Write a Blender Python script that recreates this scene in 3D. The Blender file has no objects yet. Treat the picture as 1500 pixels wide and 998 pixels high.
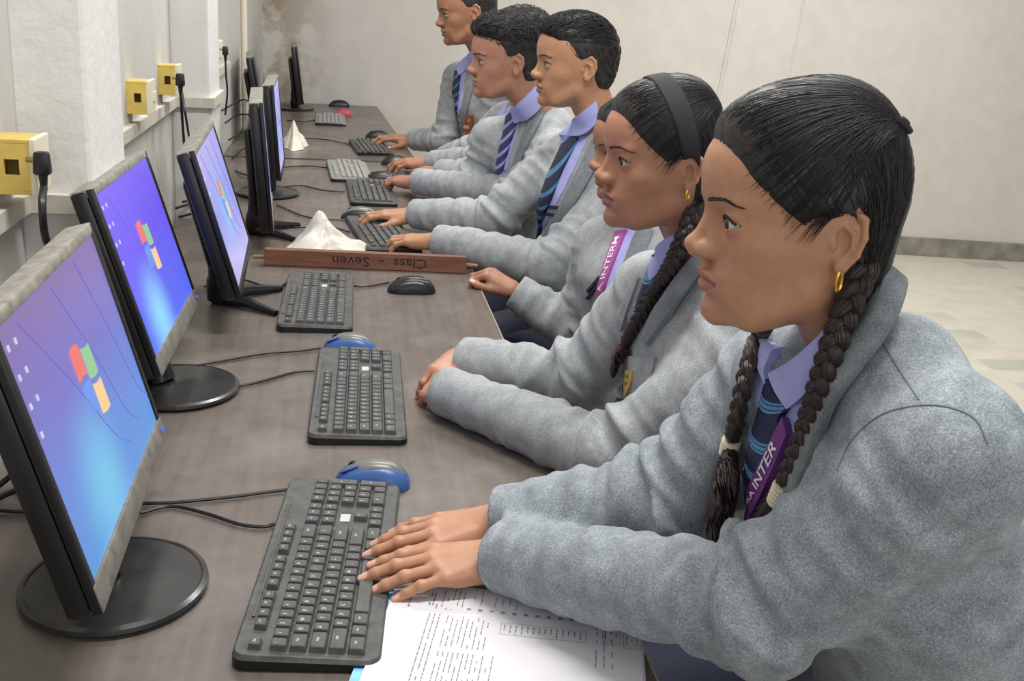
import bpy, bmesh, math, random
import numpy as np
from mathutils import Vector, Matrix, Euler

random.seed(7)
RNG = np.random.default_rng(11)
SC = bpy.context.scene
COL = SC.collection

# ------------------------------------------------------------------ camera
FPX, CX, CY = 1600.0, 750.0, 499.0
CAM = np.array([0.0, 0.0, 1.45])
def _unit(v): return v / np.linalg.norm(v)
_dy = _unit(np.array([(505 - CX) / FPX, -(-20 - CY) / FPX, -1.0]))
_up = -_unit(np.array([(440 - CX) / FPX, -(5500 - CY) / FPX, -1.0]))
_up = _unit(_up - _dy * (_up @ _dy))
CM = np.array([np.cross(_dy, _up), _dy, _up])          # camera axes -> room axes
cam_data = bpy.data.cameras.new('camera')
cam_data.sensor_width = 36.0
cam_data.lens = 36.0 * FPX / 1500.0
cam_data.clip_start = 0.05
cam = bpy.data.objects.new('camera', cam_data)
COL.objects.link(cam)
_m = Matrix.Identity(4)
for r_ in range(3):
    for c_ in range(3):
        _m[r_][c_] = CM[r_, c_]
    _m[r_][3] = CAM[r_]
cam.matrix_world = _m
SC.camera = cam
def ray(px, py): return CM @ np.array([(px - CX) / FPX, -(py - CY) / FPX, -1.0])
def at_z(px, py, z):
    r = ray(px, py); return CAM + r * ((z - CAM[2]) / r[2])
def at_y(px, py, y):
    r = ray(px, py); return CAM + r * ((y - CAM[1]) / r[1])
def at_x(px, py, x):
    r = ray(px, py); return CAM + r * ((x - CAM[0]) / r[0])

# ------------------------------------------------------------------ light
SC.view_settings.view_transform = 'Standard'
SC.view_settings.look = 'None'
SC.view_settings.exposure = 0.0
SC.view_settings.gamma = 1.0
SC.view_settings.use_curve_mapping = False
world = bpy.data.worlds.new('room_light')
SC.world = world
world.use_nodes = True
world.node_tree.nodes['Background'].inputs['Color'].default_value = (1.0, 0.985, 0.96, 1)
world.node_tree.nodes['Background'].inputs['Strength'].default_value = 0.46
def area_lamp(name, loc, target, sx, sy, power, color=(1, 0.98, 0.95)):
    d = bpy.data.lights.new(name, 'AREA')
    d.shape = 'RECTANGLE'; d.size = sx; d.size_y = sy; d.energy = power; d.color = color
    o = bpy.data.objects.new(name, d); COL.objects.link(o)
    o.location = loc
    o.rotation_euler = (Vector(target) - Vector(loc)).to_track_quat('-Z', 'Y').to_euler()
    return o
area_lamp('ceiling_tube_light', (0.5, 1.3, 3.1), (0.5, 1.3, 0), 1.3, 0.25, 54)
area_lamp('ceiling_tube_light', (0.6, 3.6, 3.1), (0.6, 3.6, 0), 1.3, 0.25, 53)
area_lamp('ceiling_tube_light', (2.2, 5.0, 3.1), (2.2, 5.2, 0), 1.3, 0.25, 54)
area_lamp('camera_side_fill', (0.9, -2.2, 2.1), (0.3, 2.0, 0.9), 2.4, 1.6, 22, (0.97, 0.985, 1.0))  # added soft fill lamp behind the camera; no known window there

# ------------------------------------------------------------------ materials
def lin(c):
    return tuple((x / 255 / 12.92) if x / 255 <= 0.04045 else ((x / 255 + 0.055) / 1.055) ** 2.4 for x in c) + (1.0,)
MATS = {}
class NT:
    """small helper round a material's node tree"""
    def __init__(s, name):
        s.m = bpy.data.materials.new(name); s.m.use_nodes = True
        s.t = s.m.node_tree; s.b = s.t.nodes['Principled BSDF']
    def n(s, typ, **kw):
        x = s.t.nodes.new(typ)
        for k, v in kw.items():
            if k in x.inputs.keys(): x.inputs[k].default_value = v
            else: setattr(x, k, v)
        return x
    def l(s, a, b): s.t.links.new(a, b)
    def coord(s, scale=(1, 1, 1), rot=(0, 0, 0), kind='Object'):
        c = s.n('ShaderNodeTexCoord'); mp = s.n('ShaderNodeMapping')
        mp.inputs['Scale'].default_value = scale; mp.inputs['Rotation'].default_value = rot
        s.l(c.outputs[kind], mp.inputs['Vector']); return mp.outputs['Vector']
    def noise(s, vec, scale, detail=4, rough=0.55):
        x = s.n('ShaderNodeTexNoise'); x.inputs['Scale'].default_value = scale
        x.inputs['Detail'].default_value = detail; x.inputs['Roughness'].default_value = rough
        s.l(vec, x.inputs['Vector']); return x.outputs['Fac']
    def ramp(s, fac, stops, interp='LINEAR'):
        r = s.n('ShaderNodeValToRGB'); e = r.color_ramp.elements; r.color_ramp.interpolation = interp
        while len(e) > len(stops): e.remove(e[-1])
        while len(e) < len(stops): e.new(0.5)
        for x, (p, c) in zip(e, stops): x.position = p; x.color = c
        s.l(fac, r.inputs['Fac']); return r.outputs['Color']
    def mix(s, fac, a, b, mode='MIX'):
        x = s.n('ShaderNodeMix', data_type='RGBA', blend_type=mode)
        for v, i in ((fac, 0), (a, 6), (b, 7)):
            if hasattr(v, 'is_output'): s.l(v, x.inputs[i])
            else: x.inputs[i].default_value = v
        return x.outputs[2]
    def bump(s, h, strength=0.3, dist=0.002):
        x = s.n('ShaderNodeBump'); x.inputs['Strength'].default_value = strength; x.inputs['Distance'].default_value = dist
        s.l(h, x.inputs['Height']); s.l(x.outputs['Normal'], s.b.inputs['Normal'])
def plain(name, rgb, rough=0.5, metal=0.0, var=0.0, scale=30, bump=0.0, spec=0.5, bscale=None, coat=0.0):
    if name in MATS: return MATS[name]
    q = NT(name); c = lin(rgb)
    q.b.inputs['Base Color'].default_value = c
    q.b.inputs['Roughness'].default_value = rough; q.b.inputs['Metallic'].default_value = metal
    q.b.inputs['Specular IOR Level'].default_value = spec
    q.b.inputs['Coat Weight'].default_value = coat
    if var or bump:
        v = q.coord(); f = q.noise(v, scale)
        if var:
            lo = tuple(x * (1 - var) for x in c[:3]) + (1,); hi = tuple(min(1, x * (1 + var)) for x in c[:3]) + (1,)
            q.l(q.ramp(f, [(0.3, lo), (0.7, hi)]), q.b.inputs['Base Color'])
        if bump: q.bump(q.noise(v, bscale or scale * 3), bump)
    MATS[name] = q.m
    return q.m

# ------------------------------------------------------------------ mesh helpers
def new_obj(name, verts, faces, mat, parent=None, smooth=False, mats=None, fmat=None):
    me = bpy.data.meshes.new(name)
    me.from_pydata([tuple(map(float, v)) for v in verts], [], [tuple(map(int, f)) for f in faces])
    for m in (mats or [mat]): me.materials.append(m)
    if smooth: me.polygons.foreach_set('use_smooth', [True] * len(me.polygons))
    if fmat is not None: me.polygons.foreach_set('material_index', [int(i) for i in fmat])
    me.update()
    o = bpy.data.objects.new(name, me); COL.objects.link(o)
    if parent is not None: o.parent = parent
    return o
def empty(name, loc=(0, 0, 0), rot=(0, 0, 0)):
    o = bpy.data.objects.new(name, None); COL.objects.link(o)
    o.empty_display_size = 0.05; o.location = loc; o.rotation_euler = rot
    return o
def tag(o, label, cat, group=None):
    o['label'] = label; o['category'] = cat
    if group: o['group'] = group
    return o
def struct(o):
    o['kind'] = 'structure'; return o
class MB:
    """collects shapes that make up ONE part"""
    def __init__(s): s.v = []; s.f = []; s.fm = []
    def add(s, vs, fs, mi=0):
        k = len(s.v); s.v += [tuple(v) for v in vs]; s.f += [tuple(i + k for i in f) for f in fs]; s.fm += [mi] * len(fs); return s
    def box(s, size, loc=(0, 0, 0), bevel=0.0, rot=None, seg=2, taper=None, mi=0):
        bm = bmesh.new(); bmesh.ops.create_cube(bm, size=1.0)
        for v in bm.verts:
            v.co = Vector((v.co.x * size[0], v.co.y * size[1], v.co.z * size[2]))
            if taper and v.co.z > 0: v.co.x *= taper[0]; v.co.y *= taper[1]
        if bevel: bmesh.ops.bevel(bm, geom=bm.edges[:] + bm.verts[:], offset=bevel, segments=seg, profile=0.5, affect='EDGES')
        R = Euler(rot).to_matrix() if rot else Matrix.Identity(3)
        bm.verts.index_update()
        vs = [R @ v.co + Vector(loc) for v in bm.verts]; fs = [[v.index for v in f.verts] for f in bm.faces]
        bm.free(); return s.add(vs, fs, mi)
    def tube(s, pts, r, n=8, caps=True, mi=0):
        pts = [Vector(p) for p in pts]; rs = r if hasattr(r, '__len__') else [r] * len(pts)
        vs, fs = [], []; prev = None
        for i, p in enumerate(pts):
            d = (pts[min(i + 1, len(pts) - 1)] - pts[max(i - 1, 0)])
            d = d.normalized() if d.length > 1e-9 else Vector((0, 0, 1))
            a = prev - d * prev.dot(d) if prev is not None else d.orthogonal()
            if a.length < 1e-6: a = d.orthogonal()
            a.normalize(); prev = a; b = d.cross(a)
            for k in range(n):
                t = 2 * math.pi * k / n; vs.append(p + (a * math.cos(t) + b * math.sin(t)) * rs[i])
        for i in range(len(pts) - 1):
            for k in range(n):
                fs.append((i * n + k, i * n + (k + 1) % n, (i + 1) * n + (k + 1) % n, (i + 1) * n + k))
        if caps:
            fs.append(tuple(range(n))[::-1]); fs.append(tuple((len(pts) - 1) * n + k for k in range(n)))
        return s.add(vs, fs, mi)
    def lathe(s, prof, loc=(0, 0, 0), n=48, sx=1.0, sy=1.0, mi=0):
        vs, fs = [], []
        for r, z in prof:
            for k in range(n):
                t = 2 * math.pi * k / n; vs.append((loc[0] + r * sx * math.cos(t), loc[1] + r * sy * math.sin(t), loc[2] + z))
        for i in range(len(prof) - 1):
            for k in range(n): fs.append((i * n + k, i * n + (k + 1) % n, (i + 1) * n + (k + 1) % n, (i + 1) * n + k))
        fs.append(tuple(range(n))[::-1]); fs.append(tuple((len(prof) - 1) * n + k for k in range(n)))
        return s.add(vs, fs, mi)
    def prism(s, poly, z0, z1, M=None, mi=0):
        n = len(poly); vs = [Vector((x, y, z)) for z in (z0, z1) for x, y in poly]
        if M is not None: vs = [M @ v for v in vs]
        fs = [tuple(range(n))[::-1], tuple(n + i for i in range(n))] + [(i, (i + 1) % n, n + (i + 1) % n, n + i) for i in range(n)]
        return s.add(vs, fs, mi)
    def build(s, name, mat, parent=None, smooth=False, mats=None):
        o = new_obj(name, s.v, s.f, mat, parent, False, mats, s.fm if mats else None)
        if smooth: smooth_by_angle(o)
        return o
def smooth_by_angle(o, deg=35):
    me = o.data; me.polygons.foreach_set('use_smooth', [True] * len(me.polygons))
    bm = bmesh.new(); bm.from_mesh(me); lim = math.radians(deg)
    for e in bm.edges:
        if len(e.link_faces) == 2 and e.calc_face_angle(0) > lim: e.smooth = False
    bm.to_mesh(me); bm.free()
def curve_pts(pts, n=8):
    """Catmull-Rom through points"""
    P = [np.array(p, float) for p in pts]; P = [2 * P[0] - P[1]] + P + [2 * P[-1] - P[-2]]; out = []
    for i in range(1, len(P) - 2):
        for k in range(n):
            t = k / n
            out.append(0.5 * (2 * P[i] + (P[i + 1] - P[i - 1]) * t + (2 * P[i - 1] - 5 * P[i] + 4 * P[i + 1] - P[i + 2]) * t * t + (3 * P[i] - P[i - 1] - 3 * P[i + 1] + P[i + 2]) * t ** 3))
    out.append(P[-2]); return out
def text_mesh(body, size, extrude=0.0, align='CENTER', bold=0.0):
    cu = bpy.data.curves.new('t', 'FONT'); cu.body = body; cu.size = size; cu.extrude = extrude; cu.offset = bold
    cu.align_x = align; cu.align_y = 'CENTER'; cu.resolution_u = 2
    o = bpy.data.objects.new('t', cu); COL.objects.link(o)
    dg = bpy.context.evaluated_depsgraph_get(); me = o.evaluated_get(dg).to_mesh()
    vs = [tuple(v.co) for v in me.vertices]; fs = [tuple(p.vertices) for p in me.polygons]
    o.evaluated_get(dg).to_mesh_clear(); bpy.data.objects.remove(o); bpy.data.curves.remove(cu)
    return vs, fs
def copy_tree(o, parent=None):
    c = o.copy(); COL.objects.link(c)
    if parent is not None: c.parent = parent
    for ch in list(o.children): copy_tree(ch, c)
    return c
# ------------------------------------------------------------------ room
def mat_wall(name, rgb, stain=None, bumpy=0.25, bscale=60):
    q = NT(name); v = q.coord(); c = lin(rgb)
    d = tuple(x * 0.90 for x in c[:3]) + (1,)
    col = q.ramp(q.noise(q.coord((1, 1, 0.7)), 1.1, 5, 0.6), [(0.30, d), (0.62, c)])
    if stain:
        g = q.n('ShaderNodeTexCoord'); sep = q.n('ShaderNodeSeparateXYZ'); q.l(g.outputs['Object'], sep.inputs[0])
        mr = q.n('ShaderNodeMapRange'); mr.inputs['From Min'].default_value = 0.62; mr.inputs['From Max'].default_value = 0.15
        q.l(sep.outputs['X'], mr.inputs['Value'])
        st = q.ramp(q.noise(v, 4.2, 7, 0.62), [(0.42, (0, 0, 0, 1)), (0.54, (1, 1, 1, 1))])
        mm = q.n('ShaderNodeMath', operation='MULTIPLY'); q.l(mr.outputs[0], mm.inputs[0]); q.l(st, mm.inputs[1])
        m2 = q.n('ShaderNodeMath', operation='MULTIPLY'); q.l(mm.outputs[0], m2.inputs[0]); m2.inputs[1].default_value = 0.9
        col = q.mix(m2.outputs[0], col, lin(stain))
    fine = q.noise(q.coord((1, 1, 0.8)), 9, 4)
    col = q.mix(0.05, col, q.ramp(fine, [(0.4, lin((150, 145, 130))), (0.6, lin((240, 238, 230)))]), 'MIX')
    q.l(col, q.b.inputs['Base Color']); q.b.inputs['Roughness'].default_value = 0.75
    q.b.inputs['Specular IOR Level'].default_value = 0.25
    q.bump(q.noise(v, bscale, 3), bumpy, 0.004)
    return q.m
M_WL = mat_wall('left_wall_paint', (200, 198, 192), None, 0.3, 45)
M_PIL = mat_wall('pilaster_paint', (226, 225, 222), None, 0.5, 40)
M_WB = mat_wall('back_wall_distemper', (211, 207, 199), (146, 128, 108), 0.12, 12)
M_TRIM = plain('painted_trim', (203, 200, 186), 0.5, var=0.12, scale=14, bump=0.1)
def mat_floor():
    q = NT('terrazzo_tiles'); g = q.coord((1, 1, 1), (0, 0, 0.05))
    dv = q.n('ShaderNodeVectorMath', operation='DIVIDE'); q.l(g, dv.inputs[0]); dv.inputs[1].default_value = (0.24, 0.155, 1)
    fl = q.n('ShaderNodeVectorMath', operation='FLOOR'); q.l(dv.outputs[0], fl.inputs[0])
    wn = q.n('ShaderNodeTexWhiteNoise', noise_dimensions='2D'); q.l(fl.outputs[0], wn.inputs['Vector'])
    base = q.ramp(wn.outputs['Value'], [(0.0, lin((158, 164, 154))), (0.10, lin((182, 182, 170))), (0.20, lin((206, 199, 184))), (1, lin((220, 211, 196)))], 'CONSTANT')
    n = q.ramp(q.noise(g, 9, 5), [(0.3, lin((196, 190, 174))), (0.7, lin((224, 217, 204)))])
    q.l(q.mix(0.5, base, n), q.b.inputs['Base Color']); q.b.inputs['Roughness'].default_value = 0.35
    return q.m
WX, PX = -0.50, -0.395
floor = struct(new_obj('floor', [(-0.7, -0.6, 0), (5.2, -0.6, 0), (5.2, 7.6, 0), (-0.7, 7.6, 0)], [(0, 1, 2, 3)], mat_floor()))
struct(MB().box((0.2, 8.4, 3.2), (WX - 0.1, 3.3, 1.6)).build('wall_left', M_WL))
# back wall, not quite square with the left one
BW0, BW1 = np.array([-0.62, 7.17]), np.array([5.0, 6.28])
_d = _unit(BW1 - BW0); _n = np.array([_d[1], -_d[0]]); BWANG = math.atan2(_d[1], _d[0]); BWL = float(np.linalg.norm(BW1 - BW0))
bw = struct(MB().box((BWL, 0.15, 3.2), (BWL / 2, 0.075, 1.6)).build('wall_back', M_WB))
bw.location = (BW0[0], BW0[1], 0); bw.rotation_euler = (0, 0, BWANG)
bb = MB().box((BWL - 0.3, 0.02, 0.118), (BWL / 2 + 0.1, -0.01, 0.059), 0.003)
bo = struct(bb.build('baseboard_back', plain('cement_skirting', (136, 133, 122), 0.7, var=0.3, scale=12, bump=0.2)))
bo.location = bw.location; bo.rotation_euler = bw.rotation_euler
# pale plaster ridges running up the back wall
for k_, (x_, w_, lean) in enumerate(((3.02, 0.028, 0.07), (3.42, 0.016, 0.05))):
    m = MB().tube([(x_ - lean * 1.6, -0.0, 0.2), (x_, -0.0, 1.5), (x_ + lean, 0.0, 2.6)], w_ * 0.5, 8)
    o = struct(m.build(['trim_1', 'trim_2'][k_], M_WB, None, True)); o.location = bw.location; o.rotation_euler = bw.rotation_euler; o.scale = (1, 0.35, 1)
    o.scale = (1, 1, 1)
# pilasters and the ledge that runs round them
PIL = ((1.80, 2.07, 'pilaster'), (3.40, 3.66, 'pilaster'))
for k_, (y0, y1, nm) in enumerate(PIL):
    struct(MB().box((PX - WX + 0.01, y1 - y0, 3.2), ((PX + WX) / 2, (y0 + y1) / 2, 1.6), 0.008).build('wall_pilaster', M_PIL))
TZ0, TZ1, TP = 1.083, 1.112, 0.018
path = [(WX, -0.6)]
for y0, y1, _ in PIL: path += [(WX, y0), (PX, y0), (PX, y1), (WX, y1)]
path += [(WX, 5.0)]
off = [(WX + TP, -0.6)]
for y0, y1, _ in PIL: off += [(WX + TP, y0 - TP), (PX + TP, y0 - TP), (PX + TP, y1 + TP), (WX + TP, y1 + TP)]
off += [(WX + TP, 5.0)]
vs = [(x - (0.004 if i in (0, 9) else 0), y, z) for z in (TZ0, TZ1) for i, (x, y) in enumerate(path)] + [(x, y, z) for z in (TZ0, TZ1) for x, y in off]
n_ = len(path); fs = []
for i in range(n_ - 1):
    a, b, c, d = i, i + 1, n_ + i, n_ + i + 1; A, B, C_, D = 2 * n_ + i, 2 * n_ + i + 1, 3 * n_ + i, 3 * n_ + i + 1
    fs += [(A, B, D, C_), (c, C_, D, d), (a, b, B, A), (a, c, d, b)]
fs += [(0, 2 * n_, 3 * n_, n_), (n_ - 1, 2 * n_ - 1, 4 * n_ - 1, 3 * n_ - 1)]
struct(new_obj('trim_3', vs, fs, M_TRIM))
# conduit in the far corner
pp = at_x(357, 60, WX + 0.012)
o = MB().tube([(WX + 0.014, pp[1], 0.6), (WX + 0.014, pp[1], 3.1)], 0.016, 12).build('conduit_pipe', plain('cream_pipe', (226, 218, 198), 0.45), None, True)
tag(o, 'cream conduit pipe running up the left wall near the stained far corner', 'pipe')

# ------------------------------------------------------------------ desks
DZ = 0.75
def mat_desk():
    q = NT('dark_laminate')
    g = q.coord((26, 1.1, 1)); c = q.coord()
    grain = q.ramp(q.noise(g, 3.0, 6, 0.6), [(0.3, lin((90, 82, 76))), (0.7, lin((108, 99, 92)))])
    dust = q.ramp(q.noise(c, 5, 6, 0.7), [(0.45, (0, 0, 0, 1)), (0.75, (0.5, 0.5, 0.5, 1))])
    sc = q.n('ShaderNodeSeparateColor'); q.l(dust, sc.inputs[0])
    q.l(q.mix(sc.outputs[0], grain, lin((142, 135, 128))), q.b.inputs['Base Color'])
    q.l(q.ramp(q.noise(c, 14, 5), [(0.3, (0.27, 0.27, 0.27, 1)), (0.7, (0.40, 0.40, 0.40, 1))]), q.b.inputs['Roughness'])
    q.b.inputs['Specular IOR Level'].default_value = 0.6
    q.bump(q.noise(g, 6, 3), 0.04, 0.001)
    return q.m
M_DESK = mat_desk()
M_EDGE = plain('beige_edge_band', (176, 160, 140), 0.5, var=0.15, scale=40)
def desk(y0, y1, xr0, xr1, label, notch):
    r = empty('computer_desk', (0, (y0 + y1) / 2, 0)); oy = (y0 + y1) / 2
    poly = [(xr0, y0), (xr1, y1), (WX + 0.012, y1)]
    for a, b in sorted(notch, reverse=True):
        g = 0.012
        poly += [(WX + 0.012, b + g), (PX + g, b + g), (PX + g, a - g), (WX + 0.012, a - g)]
    poly += [(WX + 0.012, y0)]
    poly = [(x, y - oy) for x, y in poly]
    MB().prism(poly, DZ - 0.024, DZ - 0.001).build('tabletop', M_DESK, r)
    e = MB().prism([(xr0, y0 - oy), (xr0 + 0.002, y0 - oy), (xr1 + 0.002, y1 - oy), (xr1, y1 - oy)], DZ - 0.025, DZ - 0.0008)
    e.build('edge_band', M_EDGE, r)
    dark = plain('desk_carcass', (66, 56, 50), 0.5, var=0.15, scale=20)
    for t in ((0.02, 0.5, 0.98) if y1 - y0 > 3 else (0.03, 0.97)):
        yy = (y0 - oy) + (y1 - y0) * t
        MB().box((0.56, 0.022, DZ - 0.026), (-0.09, yy, (DZ - 0.026) / 2)).build('support_panel', dark, r)
    MB().box((0.02, (y1 - y0) * 0.94, 0.35), (-0.31, 0, DZ - 0.21)).build('modesty_panel', dark, r)
    return tag(r, label, 'desk')
desk(0.25, 4.655, 0.345, 0.343, 'long dark laminate computer desk along the left wall under the nearer monitors', [(a, b) for a, b, _ in PIL])
desk(4.70, 6.98, 0.318, 0.205, 'far dark laminate desk by the back wall beyond the gap in the tabletops', [])

# ------------------------------------------------------------------ monitors
M_BLK = plain('monitor_black', (22, 22, 25), 0.32, var=0.2, scale=60)
M_GLOSS = plain('gloss_black_base', (50, 50, 50), 0.24, var=.25, scale=25)
def mat_dust(name, base, dust, amt=0.5):
    q = NT(name); g = q.coord()
    f = q.ramp(q.noise(g, 45, 6, 0.7), [(0.5 - amt * 0.3, (0, 0, 0, 1)), (0.5 + 0.25, (1, 1, 1, 1))])
    s_ = q.n('ShaderNodeSeparateColor'); q.l(f, s_.inputs[0])
    q.l(q.mix(s_.outputs[0], lin(base), lin(dust)), q.b.inputs['Base Color']); q.b.inputs['Roughness'].default_value = 0.6
    return q.m
M_DUST = mat_dust('dusty_black_plastic', (92, 90, 84), (168, 164, 152), 0.9)
M_SILV = mat_dust('silver_bezel', (104, 100, 95), (136, 132, 124), 0.4)
def mat_screen(name, stops, glow, gpos, strength):
    q = NT(name); c = q.n('ShaderNodeTexCoord'); sp = q.n('ShaderNodeSeparateXYZ'); q.l(c.outputs['Generated'], sp.inputs[0])
    nz = q.noise(c.outputs['Generated'], 2.2, 3)
    ad = q.n('ShaderNodeMath', operation='MULTIPLY_ADD'); q.l(nz, ad.inputs[0]); ad.inputs[1].default_value = 0.22
    q.l(sp.outputs['Z'], ad.inputs[2])
    sb = q.n('ShaderNodeMath', operation='SUBTRACT'); q.l(ad.outputs[0], sb.inputs[0]); sb.inputs[1].default_value = 0.11
    base = q.ramp(sb.outputs[0], [(p, lin(k)) for p, k in stops])
    ds = q.n('ShaderNodeVectorMath', operation='DISTANCE'); 
    mp = q.n('ShaderNodeMapping'); mp.inputs['Scale'].default_value = (1.5, 0, 1.0); q.l(c.outputs['Generated'], mp.inputs['Vector'])
    q.l(mp.outputs[0], ds.inputs[0]); ds.inputs[1].default_value = (gpos[0] * 1.5, 0, gpos[1])
    fo = q.ramp(ds.outputs['Value'], [(0.0, (0.85, 0.85, 0.85, 1)), (0.45, (0, 0, 0, 1))], 'EASE')
    s_ = q.n('ShaderNodeSeparateColor'); q.l(fo, s_.inputs[0])
    col = q.mix(s_.outputs[0], base, lin(glow))
    q.l(col, q.b.inputs['Emission Color']); q.b.inputs['Emission Strength'].default_value = strength
    q.b.inputs['Base Color'].default_value = (0.01, 0.01, 0.012, 1); q.b.inputs['Roughness'].default_value = 0.3
    return q.m
def emis(name, rgb, s=1.0):
    if name in MATS: return MATS[name]
    q = NT(name); q.b.inputs['Base Color'].default_value = (0.01, 0.01, 0.01, 1)
    q.b.inputs['Emission Color'].default_value = lin(rgb); q.b.inputs['Emission Strength'].default_value = s; MATS[name] = q.m
    return q.m
def flag_pane(cx, cz, w, h, ph, n=8):
    vs, fs = [], []
    for i in range(n + 1):
        t = i / n; x = cx + (t - 0.5) * w; dz = 0.10 * h * math.sin(ph + t * 2.6)
        vs += [(x, 0, cz - h / 2 + dz), (x, 0, cz + h / 2 + dz)]
    for i in range(n): fs.append((2 * i, 2 * i + 2, 2 * i + 3, 2 * i + 1))
    return vs, fs
def monitor(frame, label, screen_mat, kind='disc', base=None, w=0.465, h=0.30, logo=True, chin=True, group='computer monitors on the desks'):
    """frame: matrix at the middle of the lower front edge; x along the screen, z up it, -y out of it"""
    bx, by = base
    r = tag(empty('computer_monitor', (bx, by, DZ)), label, 'monitor', group)
    inv = Matrix.Translation((-bx, -by, -DZ)); F = inv @ frame
    def put(mb, name, mat, parent=r, smooth=False, mats=None):
        o = mb.build(name, mat, parent, smooth, mats)
        o.matrix_local = F if parent is r else Matrix.Identity(4)
        return o
    bz, ch = 0.014, (0.030 if chin else 0.016)
    # shell behind the bezel, with the swelling at the back
    m = MB().box((w, 0.026, h), (0, 0.018, h / 2), 0.006)
    m.box((w * 0.62, 0.026, h * 0.62), (0, 0.042, h * 0.47), 0.011, taper=(0.9, 0.9))
    body = put(m, 'casing', M_BLK, smooth=True)
    for sg in (-1, 1): put(MB().box((bz, 0.010, h), (sg * (w / 2 - bz / 2), 0, h / 2), 0.002), 'side_bezel', M_BLK, smooth=True)
    put(MB().box((w - 0.004, 0.036, bz), (0, 0.013, h - bz / 2 + 0.001), 0.003), 'top_bezel', M_DUST, smooth=True)
    cb = put(MB().box((w - 0.002, 0.0115, ch), (0, -0.0005, ch / 2), 0.002), 'lower_bezel', M_SILV if chin else M_BLK, smooth=True)
    if chin: put(MB().lathe([(0.0001, -0.001), (0.004, -0.001), (0.004, 0.0015), (0.0001, 0.002)], (w / 2 - 0.02, -0.0075, 0), 12), 'power_button', emis('blue_power_light', (70, 100, 230), 1.0), cb)
    if chin:
        cb.children[0].location = (0, 0, ch * 0.55)
    s = put(MB().box((w - 2 * bz + 0.002, 0.004, h - bz - ch + 0.002), (0, -0.0005, ch + (h - bz - ch) / 2), 0), 'screen', screen_mat)
    if logo:
        lg = MB(); cz = ch + (h - bz - ch) * 0.52; k = 0.040
        for i, (dx, dz, ph) in enumerate(((-0.5, 0.5, 0.4), (0.5, 0.5, 2.9), (-0.5, -0.5, 0.4), (0.5, -0.5, 2.9))):
            v, f = flag_pane(dx * k * 1.06, cz + dz * k * 1.1 + (0.006 if dx < 0 else -0.002), k, k * 0.92, ph); lg.add([(a, -0.0032, b2) for a, _, b2 in v], f, i)
        put(lg, 'window_logo', None, s, mats=[emis('logo_red', (238, 120, 110)), emis('logo_green', (150, 200, 150)), emis('logo_blue', (110, 150, 235)), emis('logo_amber', (246, 205, 150))])
        sw = MB()
        for a in ((-0.16, -0.06, 0.02), (-0.02, 0.05, 0.10), (0.10, 0.15, 0.19)):
            sw.tube(curve_pts([(a[0], -0.003, h * 0.93), (a[1], -0.003, h * 0.6), (a[2], -0.003, h * 0.3), (a[2] + 0.05, -0.003, h * 0.2)], 6), 0.0005, 4)
        put(sw, 'wallpaper_swirl', emis('swirl_blue', (112, 108, 204), 0.9), s)
        ic = MB()
        for i in range(4): ic.box((0.005, 0.001, 0.006), (-w / 2 + 0.03, -0.003, h - 0.035 - i * 0.03))
        for i in range(3): ic.box((0.005, 0.001, 0.006), (-w / 2 + 0.055, -0.003, h - 0.035 - i * 0.03))
        put(ic, 'icon_print', emis('icon_white', (215, 215, 240), 0.9), s)
    # stand
    c = F @ Vector((0, 0.035, h * 0.30)); foot = Vector((0, 0, 0.012))
    nk = MB().tube(curve_pts([foot + Vector((c.x * 0.5, c.y * 0.3, 0)), (c.x * 0.9, c.y * 0.7, max(0.03, c.z * 0.5)), c], 6), [0.026] * 5 + [0.022] * 5 + [0.02] * 3, 12)
    nk.build('neck', M_BLK, r, True)
    if kind == 'disc':
        MB().lathe([(0.02, 0.001), (0.104, 0.001), (0.108, 0.005), (0.107, 0.010), (0.101, 0.0125), (0.099, 0.011), (0.05, 0.013), (0.0, 0.015)], (0, 0, 0), 64, 1.0, 1.04).build('round_base', M_GLOSS, r, True)
    else:
        for sgn in (-1, 1):
            e = Vector((0.135, sgn * 0.105, 0.006))
            MB().tube([(-0.01, 0, 0.014), e * 0.5 + Vector((0, 0, 0.012)), e], [0.017, 0.013, 0.007], 8).build('leg', M_BLK, r, True)
    return r
def mframe(bl, br, tl):
    bl, br, tl = map(np.array, (bl, br, tl))
    x = _unit(br - bl); z = tl - bl; z = _unit(z - x * (z @ x)); y = np.cross(z, x); o = (bl + br) / 2
    M = Matrix.Identity(4)
    for i in range(3): M[i][0], M[i][1], M[i][2], M[i][3] = x[i], y[i], z[i], o[i]
    return M
S1 = mat_screen('desktop_screen_violet', [(0.0, (92, 160, 232)), (0.3, (110, 150, 232)), (0.6, (128, 128, 214)), (0.85, (140, 120, 196)), (1, (142, 118, 178))], (128, 214, 250), (0.34, 0.16), 0.86)
S2 = mat_screen('desktop_screen_blue', [(0.0, (84, 110, 245)), (0.3, (100, 104, 246)), (0.6, (112, 92, 244)), (1, (128, 104, 246))], (150, 226, 255), (0.3, 0.12), 1.0)
S3 = mat_screen('desktop_screen_pale', [(0.0, (190, 186, 238)), (0.5, (150, 160, 240)), (1, (184, 176, 236))], (140, 196, 255), (0.45, 0.5), 0.95)
monitor(mframe((-0.234, 0.99, 0.842), (-0.244, 1.47, 0.836), (-0.318, 1.062, 1.137)), 'nearest monitor, dusty topped with violet desktop screen, on a round black base', S1, 'disc', (-0.262, 1.205), 0.472, 0.312)
monitor(mframe((-0.284, 1.69, 0.842), (-0.282, 2.15, 0.836), (-0.375, 1.742, 1.14)), 'second monitor from the camera, bright blue violet screen, on a round black base', S2, 'disc', (-0.285, 1.885), 0.458, 0.31)
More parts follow.
